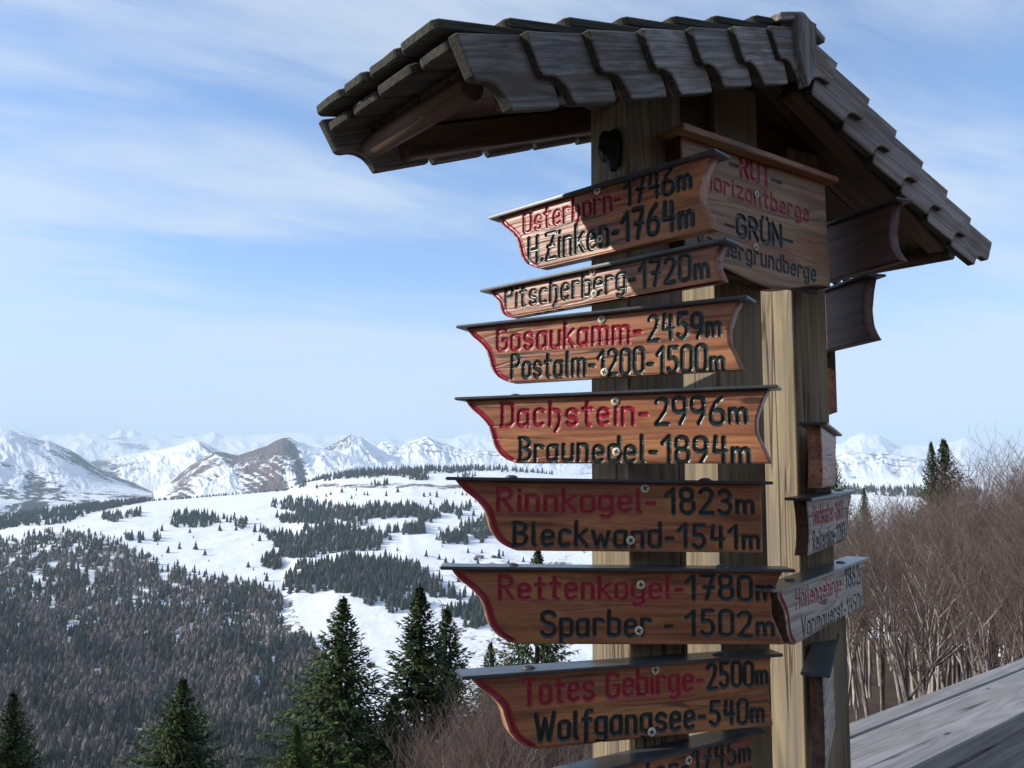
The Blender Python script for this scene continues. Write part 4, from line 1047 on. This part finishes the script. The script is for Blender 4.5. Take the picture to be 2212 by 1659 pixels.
def merged(name, idx, geos, mat, label):
    vs = []; fs = []; b = 0
    for j, i in enumerate(idx):
        gv, gf = geos[i % len(geos)]; a_ = rs.rand() * 6.28; ca, sa = math.cos(a_), math.sin(a_); h = T_[i, 2]; wd = h * rs.uniform(.58, .86)
        v = np.stack([(gv[:, 0] * ca - gv[:, 1] * sa) * wd, (gv[:, 0] * sa + gv[:, 1] * ca) * wd, gv[:, 2] * h], 1) + Pt[i]
        vs.append(v); fs.append(gf + b); b += len(gv)
    me = mesh_np(name, np.concatenate(vs), [np.concatenate(fs)], False); me.materials.append(mat)
    tag(link(name, me), label, kind='stuff')
merged('spruce_forest', [i for i in range(len(T_)) if not indiv[i] and T_[i, 3] == 0], TV, M_spr_far, 'dark spruce woods of the valley and the hills')
merged('larch_forest', [i for i in range(len(T_)) if not indiv[i] and T_[i, 3] == 1], TL_, M_lar_far, 'bare brown larch woods of the valley')

# ------------------------------------------------------------------ alpine huts on the snow
M_hutw = flat_mat('hut_wall_wood', (0.06, 0.045, 0.035), (0.10, 0.07, 0.05), .8, .5)
M_hutr = flat_mat('hut_roof', (0.12, 0.115, 0.12), (0.2, 0.19, 0.19), .8, .5)
M_hutg = flat_mat('hut_window', (0.02, 0.022, 0.025), (0.03, 0.03, 0.035), .2, .5)
def hut(px, py, l, wd, h, rot, label):
    s_ = float(s_from_y(px, py)); x_, y_, z_, _ = terr_point(np.array([px]), np.array([s_]))
    M = Matrix.Translation((float(x_[0]), float(y_[0]), float(z_[0]) - .3)) @ Matrix.Rotation(rot, 4, 'Z')
    root = empty('alpine_hut', M=M); tag(root, label, 'hut', 'huts on the snow')
    o = [(-wd/2, 0), (wd/2, 0), (wd/2, h), (0, h + wd * .32), (-wd/2, h)]
    me = prism_mesh('wall', o, -l/2, l/2, 0); link('wall', me, root, M @ Matrix.Rotation(R(90), 4, 'X'), M_hutw)
    for sg in (-1, 1):
        sl = math.atan2(.32, .5)
        Mr = M @ Matrix.Translation((sg * wd * .27, 0, h + wd * .17)) @ Matrix.Rotation(sg * sl, 4, 'Y')
        me = prism_mesh('roof', [(-wd*.33, -l*.56), (wd*.33, -l*.56), (wd*.33, l*.56), (-wd*.33, l*.56)], 0, .35, .05); link('roof_slope', me, root, Mr, M_hutr)
    for k in (-.25, .25):
        me = prism_mesh('window', [(-.5, -.6), (.5, -.6), (.5, .6), (-.5, .6)], 0, .06, 0)
        link('window', me, root, M @ Matrix.Translation((wd * k, -l/2 - .06, h * .55)) @ Matrix.Rotation(R(90), 4, 'X'), M_hutg)
hut(1038, 1204, 15, 9, 3.5, .9, 'long low hut on open snow just above the Rettenkogel board')
hut(1030, 1210, 10, 8, 3, .2, 'smaller hut in front of the long hut on open snow')
hut(1068, 1203, 9, 8, 3.2, .4, 'isolated hut furthest right on the open snow')
hut(812, 1442, 9, 7, 2.8, 1.2, 'lone hut between the two big spruces')

# ------------------------------------------------------------------ big spruces near the viewpoint
M_needle = foliage_mat('spruce_needles', (0.016, 0.032, 0.012), (0.075, 0.105, 0.030), 1.6, .15)
M_bark = flat_mat('spruce_bark', (0.05, 0.04, 0.03), (0.10, 0.08, 0.065), .9, 8, 0, .6)
def spruce_mesh(seed, H, Rm, dens=1.0):
    rs = np.random.RandomState(seed); Q = []
    def spray(p, u, sidev, L_, wd):
        # a flat, slightly folded tuft: a rhomb with a bent tip
        n_ = np.cross(u, sidev)
        a_ = p; b_ = p + u * L_ * .45 + sidev * wd - n_ * wd * .3; c_ = p + u * L_; d_ = p + u * L_ * .45 - sidev * wd - n_ * wd * .3
        Q.append((a_, b_, c_, d_))
    nb = int(H / .115 * 6.6 * dens)
    lop = rs.uniform(0, 6.28)
    for i in range(nb):
        t = 1 - (i + .5) / nb; t = t ** .85; z = H * (.03 + .955 * t)
        a_ = i * 2.39996 + rs.uniform(-.4, .4)
        prof_ = (1 - t) ** 1.02 * (1 + .35 * t * (1 - t))
        L_ = Rm * prof_ * rs.uniform(.62, 1.12) * (1 + .10 * math.cos(a_ - lop)) + .05
        if rs.rand() < .08: L_ *= rs.uniform(1.1, 1.35)
        d_ = np.array([math.cos(a_), math.sin(a_), 0.]); sd = np.array([-d_[1], d_[0], 0])
        up0 = .55 * t ** 2.5 + .05 - .35 * (1 - t); nst = max(3, int(L_ / .082))
        p = np.array([0, 0, z]); st = L_ / nst
        for k in range(nst):
            q = (k + 1) / nst
            slope = up0 - .45 * q * (1 - t) + .55 * q * q
            u = d_ + np.array([0, 0, slope]); u /= np.linalg.norm(u)
            p = p + u * st
            if q < .22 and L_ > .8: continue
            wL = (.20 + .13 * (1 - q) * min(1, L_)) * (.45 + .55 * min(1, (1 - t) * 5))
            for sg in (-1, 1):
                uu = u * rs.uniform(.5, 1.0) + sd * sg * rs.uniform(.35, .95) + np.array([0, 0, rs.uniform(-.55, .12)]); uu /= np.linalg.norm(uu)
                s2 = np.cross(uu, np.array([0, 0, 1.]) + rs.uniform(-.5, .5, 3)); s2 /= np.linalg.norm(s2)
                spray(p, uu, s2, wL * rs.uniform(.5, 1.0), .030 * rs.uniform(.8, 1.5))
            if k % 2 == 0:
                uu = u * .5 + np.array([rs.uniform(-.3, .3), rs.uniform(-.3, .3), -.8]); uu /= np.linalg.norm(uu)
                spray(p, uu, sd, wL * rs.uniform(.6, 1.1), .05)
        spray(p - u * .05, u, sd, .24 * (.5 + .5 * min(1, (1 - t) * 5)), .04)
    for k in range(10):
        a_ = k * 2.4; zz = H * (.955 + .004 * k); u = np.array([math.cos(a_) * .5, math.sin(a_) * .5, .8]); spray(np.array([0, 0, zz]), u, np.array([-math.sin(a_), math.cos(a_), 0]), .16, .02)
    Qa = np.array(Q); n_ = len(Qa)
    me = mesh_np('crown', Qa.reshape(-1, 3), [np.arange(n_ * 4).reshape(n_, 4)], False); me.materials.append(M_needle)
    k = 9; v = []; f = []
    hs = np.linspace(-1.5, H, 14)
    for j, z in enumerate(hs):
        r_ = .016 * H * max(.04, (1 - max(z, 0) / H)) + .006
        v += [(r_ * math.cos(2 * math.pi * i / k) + .02 * math.sin(z), r_ * math.sin(2 * math.pi * i / k), z) for i in range(k)]
        if j: f += [((j-1)*k+i, (j-1)*k+(i+1) % k, j*k+(i+1) % k, j*k+i) for i in range(k)]
    tr = mesh_np('trunk', np.array(v), [np.array(f)], True); tr.materials.append(M_bark)
    print('spruce tris', n_ * 2)
    return me, tr
SPR = [spruce_mesh(1, 9.0, 2.9), spruce_mesh(2, 9.0, 2.3), spruce_mesh(3, 9.0, 3.4)]
def big_spruce(px, py, r, h, var, label, wd=1.0, rot=0.0):
    d = ray(px, py); k = r / math.hypot(d[0], d[1]); tip = d * k
    sc = h / 9.0
    M = Matrix.Translation((tip[0], tip[1], tip[2] - h)) @ Matrix.Rotation(rot, 4, 'Z')
    root = empty('spruce_tree', M=M); tag(root, label, 'spruce', 'big spruces below the viewpoint')
    Ms = M @ Matrix.Diagonal((sc * wd, sc * wd, sc, 1))
    link('crown', SPR[var][0], root, Ms); link('trunk', SPR[var][1], root, Ms)
big_spruce(741, 1287, 26, 9.2, 0, 'big dark green spruce left of the tallest, its base out of view', 1.38, 1.0)
big_spruce(907, 1262, 28, 10.5, 1, 'tallest spruce, left of the board with Rettenkogel lettering', 1.4, 2.2)
big_spruce(966, 1310, 30, 9.6, 1, 'slim spruce close to the right of the tallest one', 1.3, 4.0)
big_spruce(852, 1500, 25, 7.0, 0, 'low spruce filling the gap at the foot of the two big ones', 1.4, 3.0)
big_spruce(396, 1462, 27, 7.5, 2, 'broad spruce standing alone at the bottom left', 1.4, .5)
big_spruce(30, 1492, 33, 9.0, 0, 'spruce at the bottom left corner, cut by the frame', 1.2, 5.0)
big_spruce(640, 1560, 24, 6.0, 0, 'low spruce crown at the left foot of the big ones', 1.1, 5.6)
big_spruce(1162, 1180, 44, 13.5, 0, 'spruce half hidden behind the boards, its tip showing above the Rettenkogel board', 1.15, .2)
big_spruce(1060, 1385, 46, 8.5, 1, 'dim spruce crown left of the post below the Rettenkogel board', 1.2, .9)
big_spruce(2011, 952, 62, 13.0, 1, 'left one of the two dark spruces rising above the bare trees', .8, .7)
big_spruce(2038, 946, 64, 14.0, 1, 'right one of the two dark spruces rising above the bare trees', 1.25, 2.7)
big_spruce(1800, 972, 70, 15.0, 2, 'ragged dark tree showing just right of the upper right-hand boards', .62, 1.9)
big_spruce(1866, 1052, 150, 20.0, 1, 'smallest far spruce above the Hochkalter board', .9, 1.1)

# ------------------------------------------------------------------ bare broadleaf trees
def bark2(name, c1, c2):
    b = MB(name); oi = b.node('ShaderNodeObjectInfo'); n = b.noise(b.coord('Object', (6, 6, 2)), 1, 5, .7)
    f = b.math('ADD', n, b.math('MULTIPLY', b.math('SUBTRACT', oi.outputs['Random'], .5), .3))
    return b.finish(b.ramp(f, [(.35, c1), (.68, c2)]), .85)
M_bt = bark2('bare_tree_bark', (0.10, 0.085, 0.075), (0.40, 0.355, 0.31))
M_tw = bark2('bare_tree_twigs', (0.078, 0.056, 0.048), (0.175, 0.128, 0.108))
def bare_mesh(seed, H, stems=1, spread=.5, levels=4):
    rnd = random.Random(seed); big = []; small = []
    def grow(p, d, L_, r_, lv):
        n_ = 5 if lv == 0 else (4 if lv == 1 else 3)
        pts = [p]; st = L_ / n_
        for k in range(n_):
            d = (d + Vector((rnd.uniform(-1, 1), rnd.uniform(-1, 1), rnd.uniform(-.3, .7))) * (.09 if lv == 0 else .16)).normalized()
            q = p + d * st; r2 = r_ * (1 - .62 * (k + 1) / n_) if lv else r_ * (1 - .6 * (k + 1) / n_)
            r1 = r_ * (1 - .62 * k / n_)
            (big if lv < 2 else small).append((p, q, r1, r2)); p = q
            if lv < levels:
                nb = {0: 2 if k > 1 else 0, 1: 2, 2: 2, 3: 1 if k != 1 else 0}.get(lv, 1)
                if lv == 0 and k == n_ - 1: nb = 3
                for j in range(nb):
                    ax = Vector((rnd.uniform(-1, 1), rnd.uniform(-1, 1), rnd.uniform(-.1, .5))).normalized()
                    nd = (d * .75 + ax * rnd.uniform(.55, .95) + Vector((0, 0, .18))).normalized()
                    grow(p, nd, L_ * {0: .42, 1: .55, 2: .58, 3: .6}.get(lv, .6) * rnd.uniform(.65, 1.15), max(.0042, r2 * .62), lv + 1)
    for s_ in range(stems):
        a_ = rnd.uniform(0, 6.28); lean = spread * rnd.uniform(.2, 1)
        grow(Vector((math.cos(a_) * .15 * stems * .4, math.sin(a_) * .15 * stems * .4, -.4)), Vector((math.cos(a_) * lean * .5, math.sin(a_) * lean * .5, 1)).normalized(), H * rnd.uniform(.7, .95), H * .0125 * rnd.uniform(.7, 1.25), 0)
    def tubes(seg, k, name, mat):
        A = np.array([list(s_[0]) for s_ in seg]); B = np.array([list(s_[1]) for s_ in seg]); ra = np.array([s_[2] for s_ in seg]); rb = np.array([s_[3] for s_ in seg])
        d = B - A; d /= np.linalg.norm(d, axis=1, keepdims=True); h = np.where(np.abs(d[:, 2:]) > .9, np.array([[1., 0, 0]]), np.array([[0, 0, 1.]]))
        u = np.cross(d, h); u /= np.linalg.norm(u, axis=1, keepdims=True); w_ = np.cross(d, u)
        V = []
        for i in range(k):
            c_, s2 = math.cos(2 * math.pi * i / k), math.sin(2 * math.pi * i / k); off_ = u * c_ + w_ * s2
            V.append(A + off_ * ra[:, None]); V.append(B + off_ * rb[:, None])
        V = np.stack(V, 1); n_ = len(seg); base = np.arange(n_)[:, None] * 2 * k
        F = [np.concatenate([base + 2*i, base + 2*((i+1) % k), base + 2*((i+1) % k) + 1, base + 2*i + 1], 1) for i in range(k)]
        me = mesh_np(name, V.reshape(-1, 3), [np.concatenate(F)], True); me.materials.append(mat); return me
    print('bare', len(big), len(small))
    return tubes(big, 5, 'trunk', M_bt), tubes(small, 3, 'twigs', M_tw)
BT = [bare_mesh(11, 5.2, 2, .22), bare_mesh(12, 5.6, 2, .3), bare_mesh(13, 6.0, 1, .12), bare_mesh(14, 4.6, 3, .5, 3), bare_mesh(15, 5.0, 2, .4)]
BH = [max(v.co.z for v in b_[1].vertices) for b_ in BT]
print('bare heights', BH)
def bare_tree(x_, y_, sc, var, rot, label, group, dz=0.0):
    r_ = math.hypot(x_, y_); z_ = float(near_z(r_, math.degrees(math.atan2(x_, y_)))) + dz
    M = Matrix.Translation((x_, y_, z_)) @ Matrix.Rotation(rot, 4, 'Z')
    root = empty('bare_tree', M=M); tag(root, label, 'bare tree', group)
    Ms = M @ Matrix.Diagonal((sc, sc, sc, 1))
    link('trunk', BT[var][0], root, Ms); link('twigs', BT[var][1], root, Ms)
rs = np.random.RandomState(21)
def pol(px, r): 
    a_ = azel(px, 1100)[0]; return r * math.sin(a_), r * math.cos(a_)
def bare_label(r_, px):
    side = 'beside the signpost' if px < 1960 else ('in the middle of the thicket' if px < 2130 else 'at the right edge of the thicket')
    return ('pale-trunked bare tree just behind the railing, ' if r_ < 20 else ('leafless brown tree in the thicket behind the railing, ' if r_ < 36 else 'distant leafless tree whose twigs top the thicket, ')) + side
for i in range(225):
    px = rs.uniform(1800, 2640); r_ = 10.5 + 46 * rs.rand() ** 1.0
    if r_ < 13 and px < 1900: r_ += 6
    x_, y_ = pol(px, r_)
    zb_ = float(near_z(r_, math.degrees(math.atan2(x_, y_))))
    ytop = np.interp(px, [1800, 1850, 1950, 2050, 2150, 2212, 2600], [1070, 1052, 1030, 1005, 960, 920, 840]) + rs.uniform(0, 110)
    top = math.tan(azel(px, ytop)[1]) * r_
    h = np.clip(top - zb_, 1.8, 8.5)
    var = int(rs.randint(0, 5)); sc = h / BH[var]
    bare_tree(x_, y_, float(sc), var, rs.rand() * 6.28, bare_label(r_, px), 'bare trees behind the railing')
for i in range(46):
    px = rs.uniform(975, 1290); r_ = rs.uniform(9, 17); x_, y_ = pol(px, r_)
    ytop = np.interp(px, [985, 1050, 1130, 1290], [1490, 1415, 1400, 1400]) + rs.uniform(0, 110)
    d = ray(px, ytop); top = d[2] / math.hypot(d[0], d[1]) * r_
    zb_ = float(near_z(r_, math.degrees(math.atan2(x_, y_)))); h = max(1.6, top - zb_)
    var = [3, 4, 0][i % 3]
    bare_tree(x_, y_, float(h / BH[var]), var, rs.rand() * 6.28, 'pale twiggy shrub below the lowest boards, left of the signpost', 'bare shrubs left of the signpost')

# ------------------------------------------------------------------ haze: one closed box of thin, even, pale air
bm = bmesh.new(); bmesh.ops.create_cube(bm, size=1.0)
HZ = D.meshes.new('haze'); bm.to_mesh(HZ); bm.free()
hz = link('haze', HZ, None, Matrix.Translation((0, 0, (1900 - 540) / 2)) @ Matrix.Diagonal((74000, 74000, 1900 + 540, 1)))
hm = D.materials.new('haze'); hm.use_nodes = True; ht = hm.node_tree
for n_ in list(ht.nodes): ht.nodes.remove(n_)
ho = ht.nodes.new('ShaderNodeOutputMaterial'); hv = ht.nodes.new('ShaderNodeVolumePrincipled')
hv.inputs['Color'].default_value = (0.58, 0.71, 0.82, 1); hv.inputs['Density'].default_value = 5.6e-5; hv.inputs['Anisotropy'].default_value = 0.0
ht.links.new(hv.outputs[0], ho.inputs['Volume']); HZ.materials.append(hm)
tag(hz, 'thin blue haze over the valley and mountains', kind='stuff')
